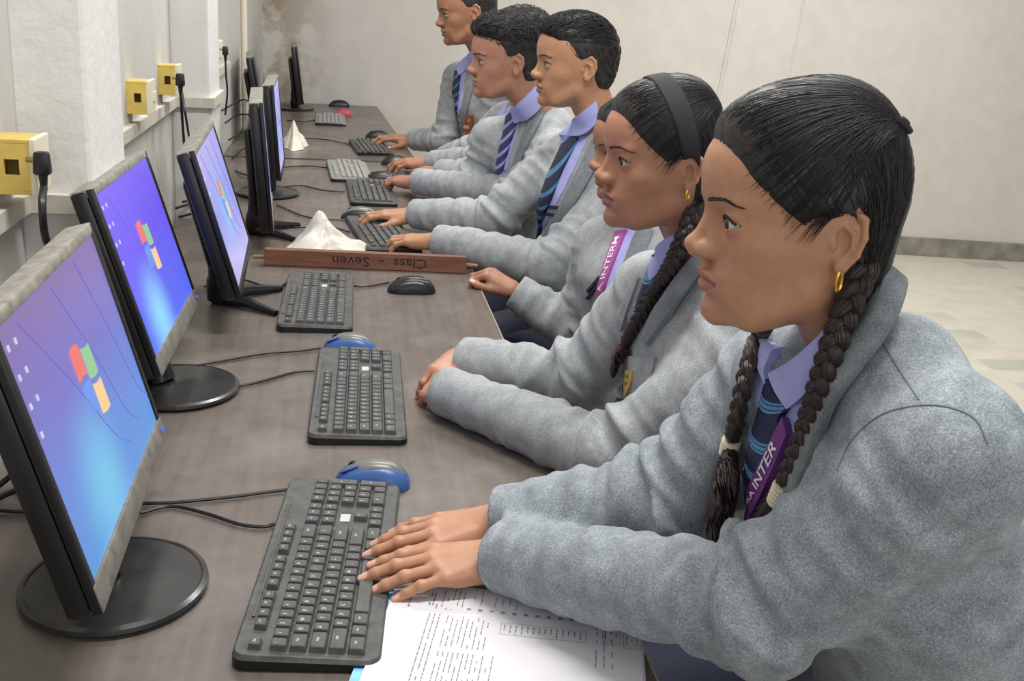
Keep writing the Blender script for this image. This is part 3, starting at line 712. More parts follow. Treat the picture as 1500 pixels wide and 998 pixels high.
# ------------------------------------------------------------------ distance-field modelling (bodies, heads, hands, clothes)
F32 = np.float32
def A3(p): return np.array(p, F32)
def smin(a, b, k):
    if k <= 0: return np.minimum(a, b)
    h = np.maximum(k - np.abs(a - b), 0) / k
    return np.minimum(a, b) - h * h * k * F32(0.25)
def smax(a, b, k): return -smin(-a, -b, k)
def cone(a, b, ra, rb, sc=None):
    """tapered capsule; sc squeezes space (x,y,z) for flattened ones"""
    a, b = A3(a), A3(b); s = A3(sc) if sc is not None else None
    R = float(max(ra, rb)) * (1.0 / min(1.0, float(min(sc)) if sc is not None else 1.0) if sc is not None else 1.0); c = (a + b) / 2; R += float(np.linalg.norm(b - a)) / 2
    a_, b_ = (a * s, b * s) if s is not None else (a, b); ba = b_ - a_; den = max(float(ba @ ba), 1e-12)
    def f(P):
        if s is not None: P = P * s
        pa = P - a_; h = np.clip(pa @ ba / F32(den), 0, 1)
        d = pa - h[:, None] * ba
        return np.sqrt(np.einsum('ij,ij->i', d, d)) - (F32(ra) + h * F32(rb - ra))
    return f, c, R
def ell(c, r, rot=None):
    c, r = A3(c), A3(r); M = None if rot is None else np.array(Euler(rot).to_matrix(), F32)
    def f(P):
        p = P - c
        if M is not None: p = p @ M
        q = p / r; k0 = np.sqrt(np.einsum('ij,ij->i', q, q)) + F32(1e-6); q2 = q / r
        return k0 * (k0 - 1) / (np.sqrt(np.einsum('ij,ij->i', q2, q2)) + F32(1e-6))
    return f, c, float(r.max())
def ball(c, r): return cone(c, A3(c) + A3((1e-5, 0, 0)), r, r)
def fn(f): return f, None, None
class Field:
    """an ordered list of shapes joined by smooth union (u), cut (s) or intersection (i)"""
    def __init__(s, sym=False): s.p = []; s.sym = sym
    def u(s, pr, k=0.0): s.p.append((pr, k, 'u')); return s
    def s(s, pr, k=0.0): s.p.append((pr, k, 's')); return s
    def i(s, pr, k=0.0): s.p.append((pr, k, 'i')); return s
    def chain(s, pts, rs, k=0.0, ki=0.002, sc=None):
        for j in range(len(pts) - 1): s.u(cone(pts[j], pts[j + 1], rs[j], rs[j + 1], sc), k if j == 0 else max(ki, k * 0.6))
        return s
    def __call__(s, P, near=None):
        P = np.asarray(P, F32)
        if s.sym: P = P.copy(); P[:, 1] = np.abs(P[:, 1])
        d = None
        for (f, c, R), k, op in s.p:
            if near is not None and c is not None:
                q = near[0]
                if s.sym: q = np.array((q[0], abs(q[1]), q[2]))
                if np.linalg.norm(q - c) - R > near[1] + k + (near[1] if s.sym else 0): continue
            v = f(P)
            if op == 'u': d = v if d is None else smin(d, v, k)
            elif d is not None: d = smax(d, -v if op == 's' else v, k)
        return np.full(len(P), 1.0, F32) if d is None else d
def grad(f, P, e=0.0008):
    P = np.asarray(P, F32); g = np.empty_like(P)
    for i in range(3):
        o = np.zeros(3, F32); o[i] = e
        g[:, i] = f(P + o) - f(P - o)
    return g / (np.linalg.norm(g, axis=1, keepdims=True) + 1e-9)
def project(f, P, off=0.0, it=6):
    P = np.asarray(P, F32).copy()
    off = np.asarray(off, F32)
    for _ in range(it):
        g = grad(f, P); P -= g * ((f(P) - off) * F32(0.85))[:, None]
    return P
def hit(f, px, py, t0=0.2, t1=8.0):
    """where the line of sight through a pixel of the photograph meets a surface"""
    r = ray(px, py); r = r / np.linalg.norm(r); t = t0
    for _ in range(220):
        d = float(f((CAM + r * t)[None].astype(F32))[0])
        if d < 0.0006: break
        t += max(d * 0.6, 0.0006)
        if t > t1: return None
    return CAM + r * t
def nets(f, lo, hi, h, B=12, slack=1.35):
    """surface nets over the blocks of space near the surface"""
    lo = np.array(lo, float); hi = np.array(hi, float); nb = np.ceil((hi - lo) / (h * B)).astype(int)
    I, J, K = np.meshgrid(*[np.arange(n) for n in nb], indexing='ij'); blk = np.stack([I, J, K], -1).reshape(-1, 3)
    cen = lo + (blk + 0.5) * h * B; rad = h * B * 0.8661
    dc = np.concatenate([f(cen[i:i + 60000].astype(F32)) for i in range(0, len(cen), 60000)])
    act = np.abs(dc) < rad * slack
    blk, cen = blk[act], cen[act]
    g = np.arange(B + 1); gx, gy, gz = np.meshgrid(g, g, g, indexing='ij'); loc = (np.stack([gx, gy, gz], -1).reshape(-1, 3) * h).astype(F32)
    N = nb * B + 1; S = np.array([N[1] * N[2], N[2], 1], np.int64)
    ids, pos, e_all = [], [], []
    cor = [(i, j, k) for i in (0, 1) for j in (0, 1) for k in (0, 1)]
    eds = [(a, b) for a in range(8) for b in range(a + 1, 8) if sum(abs(cor[a][q] - cor[b][q]) for q in range(3)) == 1]
    for bl, ce in zip(blk, cen):
        base = lo + bl * h * B
        V = f(loc + base.astype(F32), (ce, rad + 2 * h)).reshape(B + 1, B + 1, B + 1)
        s = V < 0
        if s.all() or not s.any(): continue
        c8 = np.stack([s[i:B + i, j:B + j, k:B + k] for i, j, k in cor], -1); n_in = c8.sum(-1)
        cells = np.argwhere((n_in > 0) & (n_in < 8))
        if not len(cells): continue
        v8 = np.stack([V[cells[:, 0] + i, cells[:, 1] + j, cells[:, 2] + k] for i, j, k in cor], -1).astype(float)
        acc = np.zeros((len(cells), 3)); cnt = np.zeros(len(cells))
        for a, b in eds:
            va, vb = v8[:, a], v8[:, b]; m = (va < 0) != (vb < 0)
            t = np.where(m, va / np.where(m, va - vb, 1), 0)[:, None]; ca, cb = np.array(cor[a], float), np.array(cor[b], float)
            acc += np.where(m[:, None], ca + (cb - ca) * t, 0); cnt += m
        pos.append(base + (cells + acc / cnt[:, None]) * h)
        gid = cells + bl * B; ids.append(gid @ S)
        for ax in range(3):
            st = [0, 0, 0]; st[ax] = 1
            s0 = s[:B, :B, :B][tuple(cells.T)]; s1 = s[cells[:, 0] + st[0], cells[:, 1] + st[1], cells[:, 2] + st[2]]
            m = s0 != s1; e_all.append(np.column_stack([gid[m], np.full(m.sum(), ax), s0[m]]))
    ids = np.concatenate(ids); pos = np.concatenate(pos); e = np.concatenate(e_all)
    o = np.argsort(ids); ids, pos = ids[o], pos[o]
    quads = []
    for ax in range(3):
        q = e[e[:, 3] == ax]; c = q[:, :3].astype(np.int64) @ S; d1, d2 = S[(ax + 1) % 3], S[(ax + 2) % 3]
        four = np.stack([c, c - d1, c - d1 - d2, c - d2], 1); ix = np.clip(np.searchsorted(ids, four), 0, len(ids) - 1)
        ok = (ids[ix] == four).all(1); ix = ix[ok]; fl = q[ok, 4] == 0
        ix[fl] = ix[fl][:, ::-1]; quads.append(ix)
    return pos, np.concatenate(quads)
def vnormals(v, q):
    n = np.zeros_like(v); a, b, c, d = (v[q[:, i]] for i in range(4)); fnm = np.cross(c - a, d - b)
    for i in range(4): np.add.at(n, q[:, i], fnm)
    return n / (np.linalg.norm(n, axis=1, keepdims=True) + 1e-12)
def relax(v, q, it=1, lam=0.5):
    for _ in range(it):
        s = np.zeros_like(v); c = np.zeros(len(v))
        for a, b in ((0, 1), (1, 2), (2, 3), (3, 0)):
            np.add.at(s, q[:, a], v[q[:, b]]); np.add.at(s, q[:, b], v[q[:, a]]); np.add.at(c, q[:, a], 1); np.add.at(c, q[:, b], 1)
        v = v + lam * (s / np.maximum(c, 1)[:, None] - v)
    return v
def quick_obj(name, v, q, mat, parent=None, smooth=True, col=None):
    me = bpy.data.meshes.new(name); v = np.asarray(v, F32); q = np.asarray(q, np.int32)
    me.vertices.add(len(v)); me.vertices.foreach_set('co', v.ravel())
    k = q.shape[1]; me.loops.add(len(q) * k); me.loops.foreach_set('vertex_index', q.ravel())
    me.polygons.add(len(q)); me.polygons.foreach_set('loop_start', np.arange(0, len(q) * k, k, dtype=np.int32))
    me.polygons.foreach_set('use_smooth', np.ones(len(q), bool)) if smooth else None
    me.update(calc_edges=True); me.validate()
    if mat: me.materials.append(mat)
    if col is not None:
        a = me.color_attributes.new('tone', 'FLOAT_COLOR', 'POINT'); a.data.foreach_set('color', np.column_stack([col, np.ones(len(col))]).astype(F32).ravel())
    o = bpy.data.objects.new(name, me); COL.objects.link(o)
    if parent is not None: o.parent = parent
    return o
def frame3(u, up=(0, 0, 1)):
    """columns: forward, left, up"""
    u = _unit(np.array(u, float)); v = _unit(np.cross(up, u)); w = np.cross(u, v); return np.stack([u, v, w], 1)
# ------------------------------------------------------------------ heads
def skin_mat():
    q = NT('skin'); a = q.n('ShaderNodeAttribute', attribute_name='tone'); g = q.coord()
    c = q.mix(0.10, a.outputs['Color'], q.ramp(q.noise(g, 70, 4), [(0.35, (0.32, 0.16, 0.10, 1)), (0.65, (0.68, 0.44, 0.32, 1))]))
    q.l(c, q.b.inputs['Base Color']); q.b.inputs['Roughness'].default_value = 0.48
    q.b.inputs['Subsurface Weight'].default_value = 0.12; q.b.inputs['Subsurface Radius'].default_value = (0.012, 0.005, 0.003); q.b.inputs['Subsurface Scale'].default_value = 0.5
    q.bump(q.noise(g, 420, 2), 0.06, 0.0006)
    return q.m
M_SKIN = skin_mat()
def hair_mat(name, rgb, rough=0.42):
    q = NT(name); g = q.coord()
    q.l(q.ramp(q.noise(g, 160, 3), [(0.3, lin(tuple(x * 0.7 for x in rgb))), (0.7, lin(tuple(min(255, x * 1.35) for x in rgb)))]), q.b.inputs['Base Color'])
    q.b.inputs['Roughness'].default_value = rough; q.b.inputs['Specular IOR Level'].default_value = 0.5
    return q.m
M_HAIR = hair_mat('black_hair', (30, 27, 27)); M_BRAID = hair_mat('braid_hair', (44, 35, 32), 0.45)
M_BROW = plain('eyebrow_hair', (44, 34, 30), 0.7); M_LASH = plain('eyelash_hair', (24, 19, 19), 0.6)
M_EYEW = plain('eye_white', (206, 200, 196), 0.2); M_IRIS = plain('eye_iris', (48, 32, 26), 0.12)

def face_lines(fem=True, s=None):
    """side profile of a head without its nose: height -> how far forward the middle line reaches; plus half widths"""
    W = np.array([-.125, -.104, -.096, -.088, -.078, -.070, -.0605, -.0525, -.045, -.036, -.026, -.010, .005, .017, .030, .050, .070, .090, .105, .118])
    if fem: U = np.array([.012, .020, .068, .0835, .0885, .0865, .0895, .0890, .0905, .0880, .0880, .0890, .0895, .0910, .0970, .0985, .0955, .0850, .066, .034])
    else: U = np.array([.014, .024, .066, .0840, .0900, .0870, .0895, .0880, .0900, .0870, .0870, .0885, .0900, .0915, .0965, .0950, .0890, .0750, .056, .030])
    return W, U
HEADX = {}
def head_field(fem=True, jaw=1.0, nose=1.0, neck_to=(-.055, 0, -.19), neck_r=(.050, .050), lip=.90, eyes=True, chin=0.0, face_w=1.0):
    W, U = face_lines(fem); U = U + np.where(W < -.07, chin, 0)
    bw = np.array([-.110, -.098, -.085, -.070, -.050, -.030, -.010, .010, .030, .055, .080])      # half width by height
    bv = np.array([.016, .027, .038, .047, .0545, .0605, .0650, .0660, .0660, .0655, .060]) * jaw
    def base(P):
        u, v, w = P[:, 0], P[:, 1], P[:, 2]
        F = np.interp(w, W, U).astype(F32); hw = np.interp(w, bw, bv).astype(F32) * F32(face_w)
        uc = np.interp(w, [-.105, -.09, -.06, -.02, .09], [.052, .036, .012, .0, .0]).astype(F32)
        a = np.where(u > uc, F - uc, np.interp(w, [-.09, -.03], [.030, .06])).astype(F32); a = np.maximum(a, 0.012)
        p = np.interp(w, [-.1, -.07, -.03, .02, .06], [2.0, 2.0, 2.06, 2.12, 2.1]).astype(F32)
        du = np.abs(u - uc) / a; dv = v / hw
        r = (du ** p + dv ** p + 1e-9) ** (1 / p)
        d = (r - 1) * hw * F32(0.85)
        return smax(smax(d, (w - 0.085) * F32(0.9), 0.03), (-0.0975 - w), 0.014)
    f = Field(sym=True)
    f.u(fn(base))
    f.u(ell((-.008, 0, .036), (.0965, .0755, .0905)), .022)                      # skull
    f.u(ell((.036, 0, .054), (.0590, .060, .062)), .02)                          # brow of the skull
    # jaw corner, cheek, chin
    f.u(cone((.012, .049 * jaw, -.052), (.052, .036 * jaw, -.080), .009, .009), .022)
    f.u(ell((.050, .042, -.014), (.022, .018, .020)), .022)
    f.u(ell((.056, .028, -.046), (.024, .017, .026)), .022)
    f.u(ball((.0755 + chin, 0, -.0855), .0125), .014)
    # eye hollows, brow
    f.s(ell((.106, .032, .008), (.0215, .0185, .0125), (0, 0, 0.25)), .016)
    f.u(cone((.0865, .010, .0265), (.0775, .043, .0285), .006, .0048), .012)
    # nose
    nt = .0040 * nose
    f.u(cone((.0895, 0, .014), (.1010 + nt, 0, -.0165), .0050, .0060), .010)
    f.u(cone((.0840, .0055, .004), (.0880, .0085, -.020), .0060, .0085), .008)
    f.u(ball((.1030 + nt, 0, -.0190), .0073), .008)
    f.u(ell((.0945 + nt * .6, .0098, -.0222), (.0110, .0060, .0068)), .007)
    f.u(cone((.096, 0, -.0290), (.1015 + nt, 0, -.0262), .0045, .0042), .004)
    f.s(ell((.1005 + nt * .7, .0062, -.0305), (.0062, .0030, .0035)), .0025)
    # lips
    L = lip
    f.u(cone((.0925, 0, -.0315), (.0945, 0, -.0405), .0030, .0030), .005)
    f.chain([(.0932, 0.0, -.0465), (.0922, .0085, -.0460), (.0865, .0185, -.0500), (.0800, .0235, -.0525)], [.0050 * L, .0048 * L, .0034 * L, .0016], .004, .002)
    f.chain([(.0916, 0.0, -.0590), (.0895, .010, -.0580), (.0840, .0190, -.0545), (.0800, .0232, -.0528)], [.0060 * L, .0056 * L, .0036 * L, .0014], .004, .002)
    f.s(Field().chain([(.0990, 0, -.0527), (.0952, .0100, -.0520), (.0875, .0200, -.0530), (.081, .0260, -.0550)], [.0013, .0013, .0012, .0008], 0, 0).p[0][0], .0022)
    for a, b in (((.0952, .0100, -.0520), (.0872, .0200, -.0530)), ((.0875, .0200, -.0530), (.081, .0260, -.0550))): f.s(cone(a, b, .0013, .0010), .0022)
    f.s(cone((.103, 0, -.0705), (.096, .018, -.0700), .005, .004), .008)
    # lids round the eyeball
    ec = np.array((.0755, .0330, .0085)); er = .0122
    if eyes:
        f.u(ell(ec, (er + .0016, er + .0030, er + .0012)), .005)
        f.u(cone(ec + (.0070, -.0125, .0090), ec + (.0040, .0125, .0085), .0040, .0034), .005)
        def slit(P):
            p = P - A3(ec); t = np.clip(p[:, 1] / F32(.0158), -1, 1)
            hi = F32(.0064) * (1 - t * t) - .0006 + t * .0010; lo = F32(-.0052) * (1 - t * t) - .0004 + t * .0008
            return np.maximum(np.maximum(p[:, 2] - hi, lo - p[:, 2]), np.maximum(-.003 - p[:, 0], np.abs(p[:, 1]) - .0152))
        f.s((slit, A3(ec + (0.01, 0, 0)), .02), .0012)
        f.s(ball(ec, er - .0012), 0.0)
    # ear
    o = np.array((-.012, .069 * min(1.0, face_w + .02), .0035))
    hel = [(.012, .000, .004), (.0155, -.001, .016), (.008, .004, .0275), (-.006, .0085, .0300), (-.0165, .0115, .021), (-.0185, .0120, .006), (-.0135, .0105, -.010), (-.0045, .0065, -.0215)]
    f.u(ell(o + (-.002, .0040, .003), (.0150, .0040, .0245), (0, 0, -.35)), .004)
    f.chain([o + h for h in hel], [.0030, .0034, .0036, .0038, .0038, .0036, .0034, .0036], .004, .0015)
    f.s(ell(o + (.0030, .0075, .000), (.0088, .0052, .0120), (0, 0, -.35)), .004)
    f.s(cone(o + (-.002, .0105, .019), o + (-.0105, .013, .010), .0022, .002), .003)
    f.chain([o + (.004, .0055, .016), o + (-.0065, .0095, .009), o + (-.008, .0095, -.004), o + (-.002, .0065, -.012)], [.0022, .0024, .0024, .002], .003, .0015)
    f.u(ell(o + (.0115, .0035, -.002), (.0035, .0036, .0058)), .004)
    f.u(ell(o + (.0005, .0045, -.0220), (.0070, .0042, .0080)), .005)
    # neck
    nk = A3(neck_to)
    f.u(cone((-.030, 0, -.035), nk, neck_r[0], neck_r[1]), .026)
    f.u(cone((.000, .030, -.045), nk + A3((.030, .016, .0)), .016, .016), .03)
    return f
def head_tone(P, skin, lips):
    """skin colour and lip colour by place on the head"""
    u, v, w = P[:, 0], np.abs(P[:, 1]), P[:, 2]
    col = np.tile(np.array(skin)[None], (len(P), 1))
    t = np.clip(v / .0245, 0, 1)
    top = -.0415 - .0085 * t ** 1.6 + .0018 * np.exp(-((v - .006) / .004) ** 2); bot = -.0660 + .0120 * t ** 1.8
    m = np.clip((top - w) / .0016, 0, 1) * np.clip((w - bot) / .0018, 0, 1) * (u > .070) * np.clip((.0250 - v) / .002, 0, 1)
    return col * (1 - m[:, None]) + np.array(lips)[None] * m[:, None]
def eye_mesh(r=.0121, n=28):
    """eyeball with iris and pupil, looking along +x"""
    ang = [0, .12, .2, .34, .5, .55, .8, 1.2, 1.6, 2.1, 2.6, 3.1]; vs, fs, fm = [], [], []
    for a in ang:
        bulge = r * (1.0 + 0.035 * max(0, 1 - (a / .55) ** 2))
        for k in range(n):
            t = 2 * math.pi * k / n; vs.append((math.cos(a) * bulge, math.sin(a) * r * math.cos(t), math.sin(a) * r * math.sin(t)))
    for i in range(len(ang) - 1):
        for k in range(n): fs.append((i * n + k, i * n + (k + 1) % n, (i + 1) * n + (k + 1) % n, (i + 1) * n + k)); fm.append(1 if ang[i + 1] <= .56 else 0)
    return vs, fs, fm
# ------------------------------------------------------------------ hair
def inpoly_sdf(poly):
    V = np.array(poly, F32); n = len(V)
    def f(x, y):
        d = np.full(len(x), 1e9, F32); s = np.ones(len(x), F32); p = np.stack([x, y], 1)
        for i in range(n):
            j = (i - 1) % n; e = V[j] - V[i]; w = p - V[i]
            b = w - e * np.clip((w @ e) / F32(e @ e), 0, 1)[:, None]; d = np.minimum(d, np.einsum('ij,ij->i', b, b))
            c = np.stack([p[:, 1] >= V[i][1], p[:, 1] < V[j][1], e[0] * w[:, 1] > e[1] * w[:, 0]], 1)
            s = np.where(c.all(1) | (~c).all(1), -s, s)
        return s * np.sqrt(d)
    return f
def hair_field(kind, poly):
    f = Field(sym=True); pf = inpoly_sdf(poly)
    if kind == 'girl':
        f.u(ell((-.0100, 0, .043), (.1030, .0820, .0985)))
        f.u(ell((.0360, 0, .058), (.0690, .0660, .0690)), .02)
        f.u(ell((-.050, 0, -.030), (.050, .056, .052)), .03)
    elif kind == 'quiff':
        f.u(ell((-.0100, 0, .041), (.1010, .0790, .0960)))
        f.u(ell((.0230, 0, .082), (.0780, .0620, .0480)), .025)
        f.u(ell((-.050, 0, -.010), (.047, .056, .052)), .03)
    else:
        f.u(ell((-.0100, 0, .041), (.1010, .0790, .0955)))
        f.u(ell((.0180, 0, .088), (.0800, .0640, .0470)), .025)
        f.u(ell((-.050, 0, -.010), (.047, .056, .052)), .03)
    g = Field(sym=True); tp = .022 if kind == 'girl' else .013
    def tapered(P):
        e = pf(P[:, 0], P[:, 2]); return smax(f(P) + F32(.0115) * np.clip(1 + e / F32(tp), 0, 1) ** 2, e, .006)
    g.u(fn(tapered)); g.s(ell((-.0075, .078, .001), (.0225, .026, .0285)) if kind == 'girl' else ell((-.010, .080, .001), (.0200, .026, .0265)), .005)
    return g
GIRL_POLY = [(.124, .098), (.106, .087), (.096, .070), (.084, .047), (.064, .026), (.046, .008), (.037, -.014), (.025, -.022), (.015, .002), (.009, .016), (-.018, -.006), (-.026, -.050), (-.036, -.085), (-.085, -.085), (-.13, -.02), (-.13, .17), (.108, .17)]
BOY_POLY = [(.125, .088), (.092, .078), (.077, .068), (.060, .056), (.043, .042), (.031, .024), (.026, .004), (.021, -.014), (.013, -.014), (.009, .010), (-.020, -.002), (-.034, -.040), (-.050, -.066), (-.09, -.066), (-.13, -.02), (-.13, .17), (.125, .17)]
def strand_mesh(paths, r0, r1, n=3, root=False):
    """paths: (S, K, 3) -> thin tapering tubes"""
    S, K, _ = paths.shape
    T = np.gradient(paths, axis=1); T /= np.linalg.norm(T, axis=2, keepdims=True) + 1e-9
    ref = np.where(np.abs(T[..., 2:3]) > .8, np.array([1., 0, 0]), np.array([0, 0, 1.])); A = np.cross(T, ref); A /= np.linalg.norm(A, axis=2, keepdims=True) + 1e-9; Bv = np.cross(T, A)
    r = np.linspace(0, 1, K)[None, :, None]; rad = (r0 + (r1 - r0) * r ** 1.5) * (np.minimum(1, .25 + r * 6) if root else 1)
    V = np.stack([paths + (A * math.cos(2 * math.pi * k / n) + Bv * math.sin(2 * math.pi * k / n)) * rad for k in range(n)], 2).reshape(-1, 3)
    s, i, k = np.meshgrid(np.arange(S), np.arange(K - 1), np.arange(n), indexing='ij'); b = s * K * n
    Q = np.stack([b + i * n + k, b + i * n + (k + 1) % n, b + (i + 1) * n + (k + 1) % n, b + (i + 1) * n + k], -1).reshape(-1, 4)
    return V, Q
def girl_strands(H, HF, rg, n=1500, K=12, top=True):
    """sleek strands: the crown is drawn back to a clip, the sides down behind the ears"""
    out = []
    t = rg.random((n, 1)); zone = rg.random(n) < (.5 if top else .0)
    hl = np.array([(.100, .0, .094), (.096, .022, .088), (.090, .038, .074), (.080, .048, .052), (.062, .057, .030), (.044, .063, .010), (.034, .066, -.006)])
    k = rg.random(n) * (len(hl) - 1.001); i = k.astype(int); fr = (k - i)[:, None]; st = hl[i] * (1 - fr) + hl[i + 1] * fr
    st = st + rg.normal(0, .0035, st.shape)
    st[zone] = st[zone] * np.array([1, 1, 1]) + np.column_stack([-rg.random(zone.sum()) * .03, np.zeros(zone.sum()), rg.random(zone.sum()) * .02])
    crown = np.column_stack([.06 - rg.random(n) * .14, rg.random(n) * .02, np.full(n, .14)])
    late = rg.random(n) < .45; st = np.where((late & ~zone)[:, None], np.column_stack([.045 - rg.random(n) * .13, .03 + rg.random(n) * .04, .035 + rg.random(n) * .085]), st)
    st = np.where((late & zone)[:, None], crown, st)
    en = np.where(zone[:, None], np.array([-.078, .034, .102]) + rg.normal(0, .004, (n, 3)), np.array([-.058, .046, -.050]) + rg.normal(0, .006, (n, 3)))
    tt = np.linspace(0, 1, K)[None, :, None]; mid = (st + en) / 2 + np.where(zone[:, None], np.array([.0, .022, .050]), np.array([-.012, .03, .010]))
    P = (1 - tt) ** 2 * st[:, None] + 2 * tt * (1 - tt) * mid[:, None] + tt ** 2 * en[:, None]
    lift = rg.random((n, 1)) * .0016 + .0002
    Q = project(lambda p: np.minimum(H(p), HF(p)), P.reshape(-1, 3), np.repeat(lift, K, 1).reshape(-1), 4).reshape(n, K, 3)
    stp = np.linalg.norm(np.diff(Q, axis=1), axis=2); bad = (stp.max(1) > 2.6 * np.median(stp, 1)) | ((Q[:, :, 0] > .088) & (Q[:, :, 2] < .052)).any(1) | ((Q[:, :, 0] > -.028) & (Q[:, :, 0] < .010) & (Q[:, :, 2] < .026)).any(1); Q = Q[~bad]; n = len(Q)
    Q[:, :, 1] = np.where((rg.random(n) < .5)[:, None], Q[:, :, 1], -Q[:, :, 1])
    return Q
def boy_strands(H, rg, n=1700, K=7, curly=0.0, long=.040):
    P0 = np.column_stack([-.11 + rg.random(n * 3) * .21, (rg.random(n * 3) - .5) * .16, -.06 + rg.random(n * 3) * .21]); P0 = project(H, P0, -.001, 8)
    ok = np.abs(H(P0) + .001) < .0015; P0 = P0[ok][:n]; n = len(P0); N = grad(H, P0)
    topw = np.clip((P0[:, 2] - .050) / .05, 0, 1)[:, None]
    fl = np.where(topw > .3, np.array([[.80, .0, .10]]), np.array([[-.45, 0, -.85]])) + rg.normal(0, .16 + curly * .45, (n, 3))
    fl[:, 1] += np.sign(P0[:, 1]) * .18 + topw[:, 0] * .25; fl -= N * np.einsum('ij,ij->i', fl, N)[:, None]; fl /= np.linalg.norm(fl, axis=1, keepdims=True) + 1e-9
    L = (.009 + topw * (long - .009)) * (0.6 + .8 * rg.random((n, 1)))
    tt = np.linspace(0, 1, K)[None, :, None]; side = np.cross(N, fl); ph = rg.random((n, 1, 1)) * 6.28
    P = P0[:, None] + fl[:, None] * L[:, None] * tt + side[:, None] * np.sin(tt * 5.5 + ph) * (.002 + .007 * curly) * topw[:, None]
    lift = (.0006 + topw * (.0022 + .0055 * curly + .003 * rg.random((n, 1))))[:, None] * np.sin(tt * 2.6 + .12) + topw[:, None] * curly * .004 * (np.sin(tt * 7 + ph) + 1)
    Q = project(H, P.reshape(-1, 3), lift.reshape(-1), 4).reshape(n, K, 3); stp = np.linalg.norm(np.diff(Q, axis=1), axis=2)
    return Q[~((stp.max(1) > .016) | ((Q[:, :, 0] > .068) & (Q[:, :, 2] < .066)).any(1))]
# ------------------------------------------------------------------ hands
def hand_field(side, curls, spread=1.0, thumb=(.5, .3), size=1.0, girth=1.0, stub=.13):
    """local: x from wrist to fingertips, y towards the thumb (side=+1), z out of the back of the hand"""
    s = side; g = girth
    pal = Field(); kn = [(.0815, .0265, .003), (.0865, .0085, .005), (.0820, -.0095, .0035), (.0735, -.0255, .000)]
    pal.u(cone((-stub, 0, -.002), (-.002, 0, -.001), .0300 * g if stub > .05 else .0225, .0215 * g, (1, .86, 1.1)))
    for i, (x, y, z) in enumerate(kn):
        pal.u(cone((.006, y * .45 * s, -.002), (x - .004, y * s, z - .004), .0145 * g, .0102 * g), .014)
    pal.u(cone((.015, .018 * s, -.010), (.052, .026 * s, -.012), .014 * g, .010 * g), .014)
    pal.u(cone((.015, -.018 * s, -.010), (.055, -.022 * s, -.011), .013 * g, .009 * g), .014)
    fing = []; tips = []
    Ls = [(.0395, .0235, .0185), (.0440, .0270, .0190), (.0405, .0250, .0185), (.0315, .0190, .0165)]
    Rs = [(.0090, .0082, .0075, .0066), (.0092, .0084, .0077, .0068), (.0088, .0080, .0073, .0065), (.0078, .0070, .0064, .0057)]
    yaw = [.10, .015, -.06, -.16]
    for i in range(4):
        p = np.array((kn[i][0] - .002, kn[i][1] * s, kn[i][2] - .0025)); a = 0.0; pts = [p]; yw = yaw[i] * spread * s
        for L, c in zip(Ls[i], curls[i]):
            a += c; d = np.array((math.cos(a) * math.cos(yw), math.cos(a) * math.sin(yw), -math.sin(a))); p = p + d * L; pts.append(p)
        fl = Field().chain(pts, [r * g for r in Rs[i]], 0, .0035); fl.u(ball(pts[1] + np.array((0, 0, .0008)), Rs[i][1] * g * 1.03), .004)
        fing.append(fl); n_ = np.array((math.sin(a) * math.cos(yw), math.sin(a) * math.sin(yw), math.cos(a))); tips.append((pts[2] * .30 + pts[3] * .70, d, n_, Rs[i][3] * g))
    ta, tc = thumb
    p0 = np.array((.018, .020 * s, -.010)); d0 = np.array((math.cos(ta), math.sin(ta) * s, -.22)); p1 = p0 + _unit(d0) * .040
    d1 = np.array((math.cos(ta - tc), math.sin(ta - tc) * s, -.25)); p2 = p1 + _unit(d1) * .031; d2 = np.array((math.cos(ta - tc * 1.9), math.sin(ta - tc * 1.9) * s, -.22)); p3 = p2 + _unit(d2) * .024
    th = Field().chain([p0, p1, p2, p3], [.0135 * g, .0108 * g, .0095 * g, .0070 * g], 0, .004)
    tips.append((p2 * .3 + p3 * .7, _unit(d2), _unit(np.array((0, .35 * s, 1))), .0070 * g))
    def f(P, near=None):
        d = pal(P)
        ff = fing[0](P)
        for q in fing[1:]: ff = np.minimum(ff, q(P))
        d = smin(d, ff, .006)
        return smin(d, th(P), .007)
    return f, tips
def hand_mesh(wrist, fwd, back, side, curls, h=.0022, size=1.0, skin=None, **kw):
    """world-space hand: fwd points to the fingers, back out of the back of the hand"""
    f, tips = hand_field(side, curls, **kw)
    v, q = nets(f, (-.16, -.085, -.095), (.20, .085, .05), h)
    nrm = vnormals(v, q); col = np.tile(np.array(skin)[None], (len(v), 1)); nail = np.array(lin((226, 178, 164))[:3]) * .75 + np.array(skin) * .3
    for c, d, n_, r in tips:
        rel = v - (c + d * r * .35); yv = np.cross(n_, d); m = (((rel @ d) / (r * 1.05)) ** 4 + ((rel @ yv) / (r * .80)) ** 4 < 1) & (rel @ n_ > r * .3)
        col[m] = nail
    x = _unit(np.array(fwd, float)); z = np.array(back, float); z = _unit(z - x * (z @ x)); y = np.cross(z, x); M = np.stack([x, y, z], 1)
    return (v * size) @ M.T + np.array(wrist), q, col
RELAX = [(.25, .35, .2)] * 4
FLAT = [(.10, .16, .10), (.10, .18, .10), (.12, .2, .12), (.14, .2, .14)]
MOUSEH = [(.16, .50, .30), (.14, .50, .30), (.22, .55, .35), (.34, .60, .35)]
TYPE = [(.12, .60, .40), (.10, .62, .42), (.14, .62, .42), (.20, .60, .42)]
FIST = [(.9, 1.0, .5), (.95, 1.0, .5), (1.0, 1.0, .5), (1.0, 1.0, .5)]

